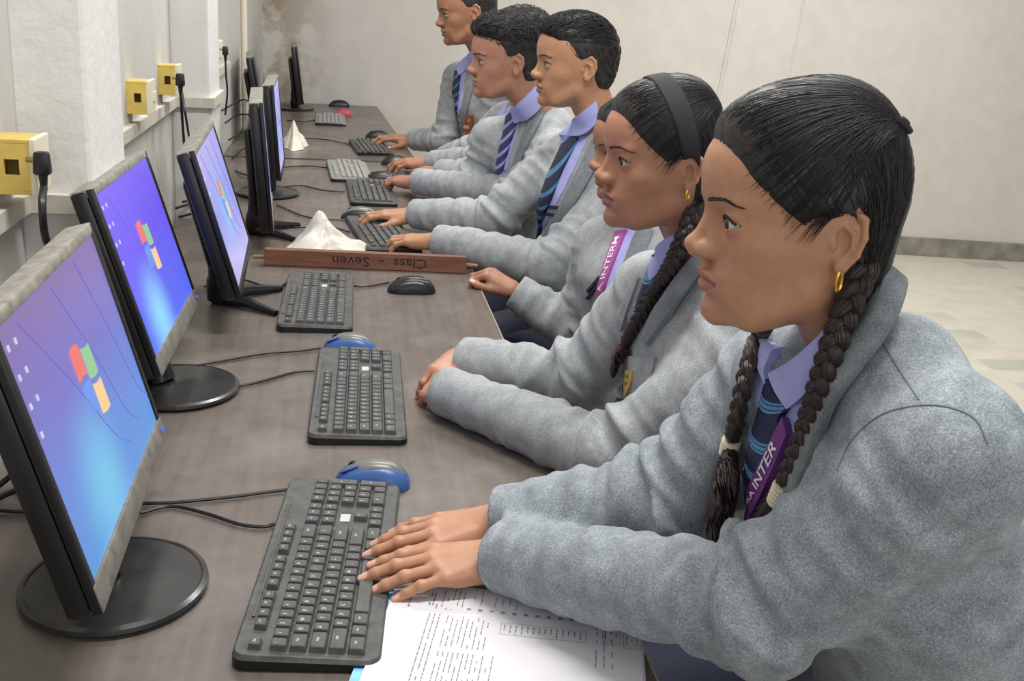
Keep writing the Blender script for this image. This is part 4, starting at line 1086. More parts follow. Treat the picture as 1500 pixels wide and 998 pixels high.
# ------------------------------------------------------------------ cloth
def tweed(name, dark, light):
    q = NT(name); g = q.coord(); c1 = q.noise(g, 520, 3, 0.75); c2 = q.noise(g, 40, 4)
    ds = q.n('ShaderNodeMix', data_type='FLOAT'); ds.inputs[0].default_value = 0.30; q.l(c1, ds.inputs[2]); q.l(c2, ds.inputs[3])
    q.l(q.ramp(ds.outputs[0], [(0.30, lin(dark)), (0.5, lin(tuple((a + b) / 2 for a, b in zip(dark, light)))), (0.70, lin(light))]), q.b.inputs['Base Color'])
    q.b.inputs['Roughness'].default_value = 0.85; q.b.inputs['Specular IOR Level'].default_value = 0.2
    q.b.inputs['Sheen Weight'].default_value = 0.12; q.b.inputs['Sheen Roughness'].default_value = 0.5
    q.bump(c1, 0.28, 0.0012)
    return q.m
M_TWEED = tweed('grey_tweed', (88, 96, 103), (190, 198, 203))
M_TWEEDL = tweed('pale_grey_tweed', (114, 118, 121), (194, 199, 199))
M_LAPEL = tweed('shaded_tweed_lapel', (88, 94, 99), (160, 166, 170))  # blazer tweed darkened: shade on the lapels put into the colour
M_SHIRT = plain('lavender_shirt', (172, 176, 232), 0.7, var=0.06, scale=40)
M_NAVY = plain('navy_trousers', (34, 38, 58), 0.8, var=0.2, scale=60)
M_SHOE = plain('black_shoe', (20, 20, 22), 0.35)
M_GOLD = plain('gold_hoop', (222, 170, 74), 0.25, 1.0)
M_BAND = plain('cream_elastic', (226, 216, 192), 0.7, var=0.1, scale=120)
def tie_mat(name, navy, stripe, scale=32, rot=0.9, width=.09):
    q = NT(name); c = q.n('ShaderNodeTexCoord'); mp = q.n('ShaderNodeMapping'); mp.inputs['Rotation'].default_value = (0, rot, 0.3); q.l(c.outputs['Object'], mp.inputs['Vector'])
    w = q.n('ShaderNodeTexWave', wave_type='BANDS', bands_direction='Z'); w.inputs['Scale'].default_value = scale / 6.283 * 1.0; q.l(mp.outputs[0], w.inputs['Vector'])
    q.l(q.ramp(w.outputs['Fac'], [(0.0, lin(navy)), (0.80 - width, lin(navy)), (0.80, lin(stripe)), (0.90, lin(stripe)), (0.93, lin(navy)), (0.97, lin(stripe))], 'CONSTANT'), q.b.inputs['Base Color'])
    q.b.inputs['Roughness'].default_value = 0.5
    return q.m
M_TIE = tie_mat('navy_striped_tie', (22, 32, 62), (84, 140, 184), 80)
M_TIEL = tie_mat('navy_lavender_striped_tie', (38, 42, 92), (168, 172, 228), 95, width=.3)
M_PURPLE = plain('purple_lanyard', (112, 52, 128), 0.5)
M_PINK = plain('magenta_lanyard', (168, 84, 150), 0.5)
M_WHITE = plain('white_print', (226, 222, 226), 0.6)
M_PIPING = plain('black_piping', (40, 42, 48), 0.7)

class Person:
    def __init__(s, label, hip, neck, SL, SR, EL, ER, WL, WR, skin=(186, 138, 108), bulk=1.0, cloth=None, group='students in grey blazers at the computers', arm=1.0, res=.0045, seed=1, flat=.72):
        s.O = np.array([hip[0], hip[1], 0.0]); s.root = tag(empty('person', s.O), label, 'person', group)
        s.skin = np.array(lin(skin)[:3]); s.cloth = cloth or M_TWEED; s.res = res; s.rg = np.random.default_rng(seed); s.seed = seed
        s.W = dict(hip=hip, neck=neck, SL=SL, SR=SR, EL=EL, ER=ER, WL=WL, WR=WR); s.W = {k: np.array(p, float) for k, p in s.W.items()}
        up = _unit(s.W['neck'] - s.W['hip']); v = s.W['SL'] - s.W['SR']; v = _unit(v - up * (v @ up)); s.R = np.stack([np.cross(v, up), v, up], 1); s.o = s.W['hip']
        s.L = {k: (p - s.o) @ s.R for k, p in s.W.items()}; s.body = []; s.bulk = bulk; s.arm = arm
        Ln = float(s.L['neck'][2]); b = bulk; s.Ln = Ln; J = s.L
        T = Field(); sc = (1, flat, 1)
        T.u(cone((.02, 0, -.13), (.005, 0, .02), .118 * b, .112 * b, sc)); T.u(cone((.005, 0, .02), (0, 0, Ln * .36), .112 * b, .100 * b, sc), .04); T.u(cone((0, 0, Ln * .36), (.012, 0, Ln * .66), .100 * b, .108 * b, sc), .05); T.u(cone((.012, 0, Ln * .66), (-.008, 0, Ln * .90), .108 * b, .070 * b, sc), .05)
        for k in ('SL', 'SR'):
            sg = 1 if k == 'SL' else -1
            T.u(cone((-.012, sg * .045, Ln - .030 * b), J[k] + np.array((0, -sg * .02, -.004)), .052 * b, .058 * b * arm), .045)
            T.u(cone((.02, sg * .05, Ln - .13), J[k] + np.array((0.005, -sg * .02, -.03)), .065 * b, .058 * b * arm), .05)
        s.T = T
        s.Tc = Field(); s.Tc.p = list(T.p); s.Tc.u(cone((-.006, 0, Ln - .06), (.012, 0, Ln + .055), .062 * b, .054 * b), .035)
    def tw(s, f): return lambda P, near=None: f((np.asarray(P, F32) - s.o.astype(F32)) @ s.R.astype(F32))
    def to_world(s, v): return v @ s.R.T + s.o
    def put(s, name, v, q, mat, parent=None, col=None, smooth=True): return quick_obj(name, np.asarray(v) - s.O, q, mat, parent or s.root, smooth, col)
    def put_mb(s, name, mb, mat, parent=None, smooth=True, mats=None):
        mb.v = [tuple(np.array(p) - s.O) for p in mb.v]; return mb.build(name, mat, parent or s.root, smooth, mats)
    def jacket(s, cuff=(.043, .043), fold=1.0, elbow=.062, name='blazer'):
        J = s.L; b = s.arm; s_th = max(.0055, s.res * 1.35); f = Field(); f.p = list(s.T.p); cuts = []
        for sd, cr in (('L', cuff[0]), ('R', cuff[1])):
            S, E, W_ = (J[k + sd] for k in 'SEW'); d = _unit(W_ - E)
            def armf(P, S=S, E=E, W_=W_, d=d, cr=cr):
                a = smin(cone(S, E, .072 * b, elbow * b)[0](P), cone(E, W_ + d * .06, elbow * b, cr * b)[0](P), .030)
                a = smax(a, (P - A3(W_)) @ A3(d), .006)
                return smax(a, -smax(cone(W_ - d * .07, W_ + d * .2, cr * b - s_th, cr * b - s_th)[0](P), -((P - A3(W_ - d * .05)) @ A3(d)), .002), .003)
            c = (S + W_) / 2; f.u((armf, A3(c), float(max(np.linalg.norm(S - c), np.linalg.norm(W_ - c), np.linalg.norm(E - c)) + .12)), .030)
        lo = np.min([J[k] for k in J], 0) - .16; hi = np.max([J[k] for k in J], 0) + .16; lo[2] = min(lo[2], -.27)
        v, q = nets(f, lo, hi, s.res); n = vnormals(v, q); s.J = f
        dsp = np.zeros(len(v)); rg = s.rg
        for sd in 'LR':
            S, E, W_ = (J[k + sd] for k in 'SEW'); la, lb = np.linalg.norm(E - S), np.linalg.norm(W_ - E)
            def seg(A, B):
                ba = B - A; h = np.clip(((v - A) @ ba) / (ba @ ba), 0, 1); return h, np.linalg.norm(v - A - h[:, None] * ba, axis=1)
            h1, d1 = seg(S, E); h2, d2 = seg(E, W_); on2 = d2 < d1; sarc = np.where(on2, la + h2 * lb, h1 * la); dist = np.minimum(d1, d2)
            ax = np.where(on2[:, None], _unit(W_ - E), _unit(E - S)); cen = np.where(on2[:, None], E + h2[:, None] * (W_ - E), S + h1[:, None] * (E - S)); rel = v - cen
            bend = _unit(_unit(S - E) + _unit(W_ - E)); bn = np.cross(_unit(E - S), _unit(W_ - E)); bn = bn / (np.linalg.norm(bn) + 1e-6)
            th = np.arctan2(rel @ bn, rel @ bend)
            inner = .35 + .65 * (.5 + .5 * np.cos(th)); near = np.exp(-((sarc - la) / .085) ** 2); sh = np.exp(-((sarc - .05) / .06) ** 2) * .45; cu = np.exp(-((sarc - la - lb * .6) / .10) ** 2) * .34
            p1, p2, p3 = rg.uniform(0, 6.28, 3); w_ = np.zeros(len(v))
            for lam, am, pp, tw_ in ((.060, .5, p1, .55), (.038, .32, p2, -.8), (.085, .45, p3, 1.1)):
                x = 2 * math.pi * sarc / lam + tw_ * 2.2 * np.sin(th + pp) + .9 * np.sin(v @ np.array((31., 23., 17.)) + pp)
                w_ += am * ((.5 + .5 * np.sin(x)) ** 2.2 - .35)
            m = np.clip(1 - (dist - .085) / .03, 0, 1) * np.clip((la + lb - .012 - sarc) / .03, 0, 1)
            dsp += w_ * m * (near * inner * .0250 + sh * .013 + cu * .0105 + .0018) * fold
        x = v @ np.array((9., 14., 21.)); dsp += .0018 * np.sin(x + 2 * np.sin(v @ np.array((17., -8., 11.)))) * fold
        v = relax(v + n * dsp[:, None], q, 1, .25)
        s.blazer = s.put(name, s.to_world(v), q, s.cloth); return s.blazer
    def trace(s, f, px):
        """lines of sight through photograph pixels met with a surface (nearest approach where they miss)"""
        px = np.asarray(px, float).reshape(-1, 2)
        D = np.array([_unit(ray(*p)) for p in px]); t = np.full(len(px), max(.3, np.linalg.norm(s.W['neck'] - CAM) - .7)); bd = np.full(len(px), 9.); bt = t.copy()
        for _ in range(110):
            d = f((CAM + D * t[:, None]).astype(F32)).astype(float); m = d < bd; bt = np.where(m, t, bt); bd = np.minimum(bd, d); t = t + np.where(d > .0004, np.clip(d * .7, .0005, .08), 0)
        return CAM + D * bt[:, None]
    def ribbon(s, name, A, B, mat, off=.003, thick=.002, f=None, n=24, m=6, bulge=.0, parent=None, world=False, close=.006):
        if f == 'neck':
            f1, f2 = s.tw(s.Tc), s.hw(s.HF); f = lambda P, near=None: np.minimum(f1(P), f2(P))
        else: f = s.tw(f or s.T)
        if not world:
            def rs(p, k):
                p = np.array(curve_pts(p, 8)) if len(p) > 2 else np.array(p, float); d = np.r_[0, np.cumsum(np.linalg.norm(np.diff(p, axis=0), axis=1))]; return np.column_stack([np.interp(np.linspace(0, d[-1], k), d, p[:, i]) for i in range(p.shape[1])])
            a, b = rs(A, n + 1), rs(B, n + 1); t = np.linspace(0, 1, m + 1); G = a[:, None] * (1 - t)[None, :, None] + b[:, None] * t[None, :, None]
            P = s.trace(f, G.reshape(-1, 2))
        else: P = np.asarray(A, float).reshape(-1, 3); t = np.linspace(0, 1, m + 1)
        bl = np.tile(bulge * (1 - (2 * t - 1) ** 2), n + 1)
        top = project(f, P, off + thick + bl, 5); bot = project(f, P, off - close, 5)
        N = len(top); idx = np.arange(N).reshape(n + 1, m + 1); qs = []
        g = np.stack([idx[:-1, :-1], idx[:-1, 1:], idx[1:, 1:], idx[1:, :-1]], -1).reshape(-1, 4); qs = [g, g[:, ::-1] + N]
        for e in (idx[0], idx[-1][::-1], idx[::-1, 0], idx[:, -1]): qs.append(np.stack([e[:-1], e[1:], e[1:] + N, e[:-1] + N], 1)[:, ::-1])
        q = np.concatenate(qs); V = np.concatenate([top, bot])
        fc = V[q[0]]; nn = np.cross(fc[2] - fc[0], fc[3] - fc[1])
        if nn @ (CAM - fc[0]) < 0: q = q[:, ::-1]
        o = s.put(name, V, q, mat, parent); s.lastgrid = top.reshape(n + 1, m + 1, 3); smooth_by_angle(o, 60); return o
    def line(s, name, px, r, mat, f=None, off=.001, parent=None, n=6):
        f = s.tw(f or s.T); P = s.trace(f, np.array(curve_pts(px, 8))); P = project(f, P, off, 4)
        return s.put_mb(name, MB().tube([tuple(p) for p in P], r, n), mat, parent)
    def seam(s, name, px, r, mat, parent):
        """a stitched line lying on the finished blazer"""
        out = []
        for q in curve_pts(px, 8):
            d = Vector(_unit(ray(*q))); ok, loc, nr, _ = s.blazer.ray_cast(Vector(CAM - s.O), d)
            if ok: out.append(tuple(loc + nr * .0002 + Vector(s.O)))
        if len(out) > 3: s.put_mb(name, MB().tube(out, r, 6), mat, parent)
    def lettering(s, name, text, size, mat, parent, flip=False, lift=.0012, a=0.06, b=.90):
        """letters laid along the last ribbon"""
        G = s.lastgrid; C = G.mean(1); d = np.r_[0, np.cumsum(np.linalg.norm(np.diff(C, axis=0), axis=1))]; tv, tf = text_mesh(text, size, 0, 'LEFT', .0003); tv = np.array(tv); tv[:, 0] -= tv[:, 0].min()
        L = tv[:, 0].max(); x = a * d[-1] + tv[:, 0] * ((b - a) * d[-1] / L); wmid = np.linalg.norm(G[:, -1] - G[:, 0], axis=1); out = []
        f = s.tw(s.T)
        if flip: x = d[-1] - x
        for xi, yi in zip(x, tv[:, 1] * (1 if flip else -1)):
            i = int(np.clip(np.searchsorted(d, xi) - 1, 0, len(d) - 2)); t = (xi - d[i]) / max(d[i + 1] - d[i], 1e-6)
            row = G[i] * (1 - t) + G[i + 1] * t; w = np.linalg.norm(row[-1] - row[0]) + 1e-6; u = np.clip(.5 - yi / w, .02, .98) * (len(row) - 1); j = int(min(u, len(row) - 2)); out.append(row[j] * (1 - (u - j)) + row[j + 1] * (u - j))
        P = np.array(out); P += grad(f, P) * lift
        return s.put_mb(name, MB().add([tuple(p) for p in P], tf), mat, parent, False)
    def head(s, pos, phi, pitch=0., roll=0., scale=1.0, fem=True, h=.0018, lips=(160, 92, 84), back=1.0, **kw):
        s.hs = scale; s.back = back; u = np.array((-math.cos(math.radians(phi)) * math.cos(math.radians(pitch)), math.sin(math.radians(phi)) * math.cos(math.radians(pitch)), math.sin(math.radians(pitch))))
        R = frame3(u); c, n_ = math.cos(math.radians(roll)), math.sin(math.radians(roll)); R = np.stack([R[:, 0], R[:, 1] * c + R[:, 2] * n_, R[:, 2] * c - R[:, 1] * n_], 1)
        s.HR, s.Hp = R, np.array(pos, float); nl = (s.W['neck'] - s.Hp) @ R / scale; nl = np.array((nl[0] / back if nl[0] < 0 else nl[0], 0.0, nl[2])); dn = _unit(nl - np.array((-.03, 0, -.035)))
        f = head_field(fem, neck_to=tuple(nl + dn * .012), **kw); s.HF = f
        v, q = nets(f, (-.14, -.10, min(-.17, nl[2] - .045)), (.14, .10, .14), h); s.body.append((s.h2w(v), q, head_tone(v, s.skin, lin(lips)[:3])))
        for sg in (1, -1):
            ev, ef, em = eye_mesh(); V = s.h2w(np.array(ev) * .985 @ np.array(Euler((0, 0.10, 0)).to_matrix()).T + np.array((.0755, .0330 * sg, .0085)))
            new_obj('eye', V - s.O, ef, None, s.root, True, [M_EYEW, M_IRIS], em)
            k = [(.0985, .0115, .0255), (.0955, .023, .0283), (.0890, .037, .0298), (.0765, .0500, .0262)]; g = Field(); P = project(f, np.array(curve_pts([(a, b * sg, c_) for a, b, c_ in k], 6)), .0003, 5)
            n__ = len(P); rr = [.0024 * (1 - .7 * (i / n__) ** 2) * (.5 if i == 0 else .8 if i == 1 else 1) for i in range(n__)]; m = MB().tube([tuple(p) for p in s.h2w(P)], [r * scale * .55 for r in rr], 8); s.put_mb('eyebrow', m, M_BROW)
            nb = len(P); rg = s.rg; bs = []
            for i in range(70):
                t = rg.random() * (nb - 1.01); j = int(t); p = P[j] * (1 - t + j) + P[j + 1] * (t - j) + np.clip(rg.normal(0, .0007, 3), -.0012, .0012) * np.array((.2, .3, 1)); d = _unit(P[min(j + 1, nb - 1)] - P[max(j - 1, 0)]) + np.array((0, 0, .25 * (1 - t / nb)))
                bs.append([p + d * .007 * k_ / 3 for k_ in range(4)])
            B_ = np.array(bs); B_ = project(f, B_.reshape(-1, 3), .0005, 4).reshape(B_.shape); B_ = B_[np.linalg.norm(np.diff(B_, axis=1), axis=2).max(1) < .0045]; V, Q = strand_mesh(B_, .00045, .0001); s.put('brow_hair', s.h2w(V), Q, M_BROW, s.root.children[-1])
            ec = np.array((.0755, .0330 * sg, .0085)); ls = []
            for t in np.linspace(-1, 1, 13):
                y = t * .0150; z = .0067 * (1 - t * t) + t * .0008; x = math.sqrt(max(.0139 ** 2 - y * y * .72 - z * z, 1e-6)); ls.append(ec + np.array((x + .0004, y * sg, z)))
            s.put_mb('eyelash', MB().tube([tuple(p) for p in s.h2w(np.array(ls))], (.00115 * scale), 6), M_LASH)
        return s
    def h2w(s, v):
        v = np.array(v, float); v[..., 0] = np.where(v[..., 0] < 0, v[..., 0] * s.back, v[..., 0]); return (v * s.hs) @ s.HR.T + s.Hp
    def hw(s, f):
        def g(P, near=None):
            p = ((np.asarray(P, F32) - s.Hp.astype(F32)) @ s.HR.astype(F32)) / F32(s.hs); p[:, 0] = np.where(p[:, 0] < 0, p[:, 0] / F32(s.back), p[:, 0]); return f(p) * F32(s.hs * s.back)
        return g
    def hair(s, kind, poly, h=.002, n=1500, curly=0., long=.04, top=True, rad=.00045):
        H = hair_field(kind, poly); s.H = H; v, q = nets(H, (-.15, -.11, -.13), (.15, .11, .18), h); nr = vnormals(v, q); v = relax(v, q, 2, .4)
        if kind == 'girl':
            up = (v[:, 2] > .075 - .25 * np.minimum(v[:, 0], 0)) & top
            a = np.where(up, np.arctan2(v[:, 2] - .105, v[:, 0] + .085) + np.abs(v[:, 1]) * 9, np.arctan2(v[:, 2] + .05, v[:, 0] + .058) + np.abs(v[:, 1]) * 3)
            g = .5 * np.sin(a * 60 + 3 * np.sin(a * 17)) + .5 * np.sin(a * 143); v = v + nr * (g * .0005)[:, None]
            P = girl_strands(H, s.HF, s.rg, n, 12, top); V, Q = strand_mesh(P, rad, rad * .4, 3, True)
        else:
            g = np.sin(v @ np.array((190., 120., 60.))) * np.sin(v @ np.array((-70., 150., 160.))); v = v + nr * (g * .0009)[:, None] * np.clip((v[:, 2:3] - .03) / .05, .2, 1)
            P = boy_strands(H, s.rg, int(n * 1.7), 7, curly, long); V, Q = strand_mesh(P, .0008, .0002)
        hb = s.put('hair', s.h2w(v), q, M_HAIR); s.put('hair_layer', s.h2w(V), Q, M_HAIR, hb); s.hairobj = hb; return hb
    def braid(s, px, w0, w1, tie_px, tail_px, f=None, off=.016, parent=None, tailw=.020, band=M_BAND, off_end=None):
        f = s.tw(f or s.Tc); C = s.trace(f, np.array(curve_pts(px, 10))); C = C - (C - CAM) / np.linalg.norm(C - CAM, axis=1, keepdims=True) * (np.linspace(off, off_end or off, len(C)) * 1.15)[:, None]
        for _ in range(3): C[1:-1] = C[1:-1] * .5 + (C[:-2] + C[2:]) * .25
        d = np.r_[0, np.cumsum(np.linalg.norm(np.diff(C, axis=0), axis=1))]; K = 90; t = np.linspace(0, 1, K); C = np.column_stack([np.interp(t * d[-1], d, C[:, i]) for i in range(3)])
        N = grad(f, C); T = np.gradient(C, axis=0); T /= np.linalg.norm(T, axis=1, keepdims=True); Sd = np.cross(N, T); Sd /= np.linalg.norm(Sd, axis=1, keepdims=True); N = np.cross(T, Sd)
        per = d[-1] / .050; mb = MB(); w = ((w0 + (w1 - w0) * t) * np.clip((1.06 - t) / .10, .72, 1))[:, None]
        for k in range(3):
            ph = 2 * math.pi * (per * t + k / 3); c = C + Sd * (np.sin(ph)[:, None] * w * .52) + N * (np.sin(2 * ph)[:, None] * w * .36)
            tc_ = np.gradient(c, axis=0); tc_ /= np.linalg.norm(tc_, axis=1, keepdims=True); a1 = np.cross(N, tc_); a1 /= np.linalg.norm(a1, axis=1, keepdims=True); a2 = np.cross(tc_, a1)
            mb.tube([tuple(p) for p in c], [float(x) * .54 for x in w[:, 0]], 12)
            for j in range(14):      # strands lying along each lock
                a = 2 * math.pi * j / 14 + s.rg.normal(0, .15); cc = c + (a1 * math.cos(a) + a2 * math.sin(a)) * w * .52; mb.tube([tuple(p) for p in cc], [float(x) * .085 for x in w[:, 0]], 4)
        o = s.put_mb('braid', mb, M_BRAID, parent)
        # band and tail
        e = C[-1]; dr = _unit(C[-1] - C[-5]); m = MB()
        for k in range(5): m.tube([tuple(e + dr * (k * .0052 - .004 + a)) for a in (0, .0026, .005)], [w1 * 1.02, w1 * 1.16, w1 * 1.02], 14)
        s.put_mb('hair_tie', m, band, o)
        tc = s.trace(f, np.array(curve_pts(tail_px, 10))); tc = tc - (tc - CAM) / np.linalg.norm(tc - CAM, axis=1, keepdims=True) * (np.linspace(off_end or off, off, len(tc)) * 1.15)[:, None]; tc[0] = e + dr * .012
        ns = 170; t2 = np.linspace(0, 1, len(tc)); env = np.sin(np.clip(t2 * .86 + .10, 0, 1) * math.pi) ** .7; P = []
        for i in range(ns):
            a = s.rg.random() * 6.28; r = math.sqrt(s.rg.random()); n1 = grad(f, tc); sd = np.cross(n1, np.gradient(tc, axis=0)); sd /= np.linalg.norm(sd, axis=1, keepdims=True) + 1e-9
            P.append(tc + (sd * math.cos(a) + n1 * math.sin(a) * .55) * (r * tailw * env)[:, None] + s.rg.normal(0, .0009, tc.shape))
        V, Q = strand_mesh(np.array(P), .0016, .0004); s.put('tuft', V, Q, M_BRAID, o)
        m = MB().tube([tuple(p) for p in tc], [float(x) * tailw * .72 + .0008 for x in env], 10); s.put_mb('tuft_core', m, M_BRAID, o)
        return o
    def hand(s, sd, fwd, back, curls, h=.0022, size=1.0, out=.006, **kw):
        E, W_ = s.W['E' + sd], s.W['W' + sd]; d = _unit(W_ - E); w = W_ + d * out
        s.body.append(hand_mesh(w, fwd, back, -1 if sd == 'L' else 1, curls, h, size, s.skin, **kw)); return s
    def finish(s, legs=True, knee=.42, trouser=M_NAVY):
        # the rest of the one body, inside its clothes
        J = s.L; c = Field(); Ln = s.Ln; sc = (1, .74, 1)
        c.u(cone((.0, 0, .0), (0, 0, Ln * .36), .088, .080, sc)).u(cone((0, 0, Ln * .36), (.01, 0, Ln * .64), .080, .088, sc), .04).u(cone((.01, 0, Ln * .64), (-.008, 0, Ln * .9), .088, .05, sc), .04).u(cone((-.01, 0, Ln - .10), (0, 0, Ln + .01), .046, .042), .03)
        for sd in 'LR':
            sg = 1 if sd == 'L' else -1; S, E, W_ = (J[k + sd] for k in 'SEW')
            c.u(cone((-.01, sg * .05, Ln - .08), S, .04, .040), .03).u(cone(S, E, .040, .034), .02).u(cone(E, E + (W_ - E) * .8, .034, .024), .02)
            hp = np.array((0., sg * .085, -.02)); f_ = s.R.T @ _unit(np.array((s.R[0, 0], s.R[1, 0], 0.))); dn = s.R.T @ np.array((0, 0, -1.))
            kn = hp + f_ * knee + s.R.T @ np.array((0, 0, -.02)); kz = s.to_world(kn)[2]; an = kn + dn * (kz - .09) - f_ * .04
            c.u(cone(hp, kn, .066, .048), .03).u(cone(kn, an, .046, .032), .01).u(cone(an + dn * .03, an + dn * .045 + f_ * .14, .03, .026), .01)
            s.L['K' + sd], s.L['A' + sd], s.L['H' + sd] = kn, an, hp
        lo = np.min([J[k] for k in J], 0) - .15; hi = np.max([J[k] for k in J], 0) + .15; v, q = nets(c, lo, hi, .011)
        s.body.append((s.to_world(v), q, np.tile(s.skin[None], (len(v), 1))))
        k = 0; V, Q, Cc = [], [], []
        for v, q, col in s.body: V.append(v); Q.append(q + k); Cc.append(col); k += len(v)
        s.put('body', np.concatenate(V), np.concatenate(Q), M_SKIN, None, np.concatenate(Cc))
        t = Field(); dn = s.R.T @ np.array((0, 0, -1.)); f_ = s.R.T @ _unit(np.array((s.R[0, 0], s.R[1, 0], 0.)))
        for sd in 'LR':
            hp, kn, an = J['H' + sd], J['K' + sd], J['A' + sd]
            t.u(cone(hp, kn, .092, .068), .03).u(cone(kn, an + dn * .01, .066, .056), .02)
            sh = Field().u(cone(an + dn * .052, an + dn * .058 + f_ * .15, .036, .034)).u(cone(an + dn * .01, an + dn * .05, .040, .038), .02)
            v, q = nets(sh, np.minimum(an, an + f_ * .2 + dn * .1) - .12, np.maximum(an, an + f_ * .2 + dn * .1) + .12, .010); vw = s.to_world(v); vw[:, 2] = np.maximum(vw[:, 2], .002); s.put('shoe', vw, q, M_SHOE)
        t.u(cone((0, 0, -.03), (0, 0, .10), .100, .092, sc), .03)
        lo = np.min([J[k] for k in J], 0) - .15; hi = np.max([J[k] for k in J], 0) + .15; v, q = nets(t, lo, hi, .012); s.put('trousers', s.to_world(v), q, trouser)
# ------------------------------------------------------------------ the students
def jig(**k): return {a: at_y(*p) if len(p) == 3 and p[0] > 5 else np.array(p, float) for a, p in k.items()}
# --- girl nearest the camera
J = jig(hip=(.74, .93, .52), neck=(1250, 498, .965), SL=(1388, 672, .82), SR=(1140, 560, 1.12), EL=(1120, 890, .90), ER=(990, 735, 1.16), WL=(735, 815, 1.175), WR=(730, 764, 1.25))
p = Person('girl nearest the camera with two long braids, hands resting on the keyboard', **J, skin=(180, 130, 99), res=.0042, seed=3, bulk=1.06)
p.head(at_y(1180, 335, .965), 4, 0, 0, 1.0, True, .0012, back=.80, neck_r=(.048, .044))
p.hair('girl', GIRL_POLY, .0016, 2600)
p.jacket((.044, .043))
tipL, tipR = at_z(520, 845, .782), at_z(522, 797, .784)
p.hand('L', tipL - p.W['WL'], (0, -.20, 1), FLAT, .0013, .97, spread=.55, thumb=(.30, .15), girth=.95)
p.hand('R', tipR - p.W['WR'], (0, -.25, 1), FLAT, .0013, .97, spread=.6, thumb=(.55, .2), girth=.95)
p.finish()
bz = p.blazer
p.ribbon('shirt_front', [(1112, 545), (1105, 600), (1092, 680), (1088, 740)], [(1190, 545), (1180, 610), (1160, 690), (1130, 745)], M_SHIRT, .001, .001)
p.ribbon('shirt_collar', [(1147, 508), (1138, 528), (1131, 545), (1135, 566)], [(1120, 500), (1118, 520), (1120, 540), (1128, 556)], M_SHIRT, .006, .003, 'neck', 12, 5)
p.ribbon('shirt_collar', [(1232, 440), (1205, 482), (1172, 520), (1140, 548)], [(1240, 480), (1215, 530), (1192, 572), (1166, 596)], M_SHIRT, .007, .003, 'neck', 14, 6, .002)
t = p.ribbon('tie', [(1134, 556), (1126, 580), (1120, 605), (1106, 655), (1090, 750)], [(1163, 596), (1152, 612), (1148, 630), (1130, 680), (1104, 745)], M_TIE, .006, .003, None, 20, 5, .003)
p.ribbon('lanyard', [(1160, 612), (1132, 668), (1104, 730), (1081, 797)], [(1166, 640), (1142, 695), (1116, 752), (1090, 803)], M_PURPLE, .010, .0012, None, 24, 5)
lan = p.root.children[-1]
p.lettering('lettering', 'ANSHKA INTER', .02, M_WHITE, lan, True)
p.ribbon('lanyard', [(1104, 672), (1092, 720), (1086, 760), (1080, 798)], [(1115, 664), (1103, 722), (1096, 755), (1088, 802)], M_PURPLE, .0095, .0012, None, 20, 4)
p.lettering('lettering', 'PANSHIKA', .02, M_WHITE, p.root.children[-1], True)
p.ribbon('lapel', [(1288, 392), (1268, 452), (1232, 512), (1200, 585), (1176, 660), (1150, 750)], [(1316, 424), (1305, 482), (1268, 535), (1224, 596), (1200, 664), (1168, 752)], M_LAPEL, .006, .004, p.Tc, 30, 6, .004, bz)
p.ribbon('lapel', [(1116, 492), (1108, 540), (1098, 600), (1088, 680), (1076, 780)], [(1090, 486), (1078, 540), (1070, 600), (1064, 680), (1060, 780)], M_LAPEL, .006, .003, p.Tc, 24, 5, .003, bz)
p.braid([(1268, 385), (1250, 430), (1228, 485), (1208, 545), (1190, 600), (1172, 652), (1156, 692), (1147, 715)], .0135, .0100, None, [(1146, 720), (1132, 748), (1112, 775), (1092, 800)], tailw=.017)
p.braid([(1118, 474), (1104, 510), (1090, 560), (1080, 610), (1071, 648)], .0105, .0095, p.J, [(1070, 658), (1064, 700), (1054, 745), (1044, 785), (1030, 818)], off=.022, off_end=.040, tailw=.022)
M_SEAM = plain('seam_shade', (112, 119, 125), .9)
bpy.context.view_layer.update()
p.seam('shoulder_seam', [(1292, 500), (1312, 534), (1346, 586)], .0008, M_SEAM, bz)
p.seam('sleeve_seam', [(1226, 690), (1252, 640), (1300, 604), (1370, 594), (1425, 612), (1447, 650)], .0009, M_SEAM, bz)
e = p.h2w(np.array([(-.0115, .0765, -.0215)]))[0]
p.put_mb('hoop_earring', MB().tube([tuple(e + np.array((math.cos(a) * .0035 , math.cos(a) * .002, -.0095 + math.sin(a) * .0095))) for a in np.linspace(math.pi / 2, math.pi * 2.5, 24)], .0015, 8), M_GOLD)
c_ = p.h2w(project(p.H, np.array([(-.090, .030, .098), (-.075, .036, .104), (-.060, .042, .106)]), .003, 6))
p.put_mb('hair_clip', MB().tube([tuple(x) for x in curve_pts(c_, 5)], [.003] * 4 + [.0042] * 4 + [.003] * 3, 8), M_PIPING, p.hairobj)

# --- second girl, arms folded on the desk
J = jig(hip=(.69, 1.52, .52), neck=(1035, 388, 1.535), SL=(1150, 492, 1.40), SR=(958, 432, 1.68), EL=(894, 668, 1.48), ER=(850, 558, 1.76), WL=(652, 573, 1.775), WR=(676, 528, 1.90))
p = Person('girl with wide black hairband and one braid forward, arms folded on the desk', **J, skin=(172, 120, 94), res=.005, seed=5, cloth=M_TWEEDL)
p.head(at_y(976, 245, 1.53), -5, 2, 0, .935, True, .0016, back=.74, lips=(136, 82, 78))
p.hair('girl', GIRL_POLY, .0022, 1700, rad=.0006)
p.jacket((.043, .042), 1.0, .055)
p.hand('R', at_z(618, 588, .785) - p.W['WR'], (.2, -.35, 1), [(.55, .7, .4), (.6, .7, .4), (.6, .7, .4), (.7, .7, .4)], .0018, .95, spread=.6, thumb=(.3, .3), out=.006, stub=.012)
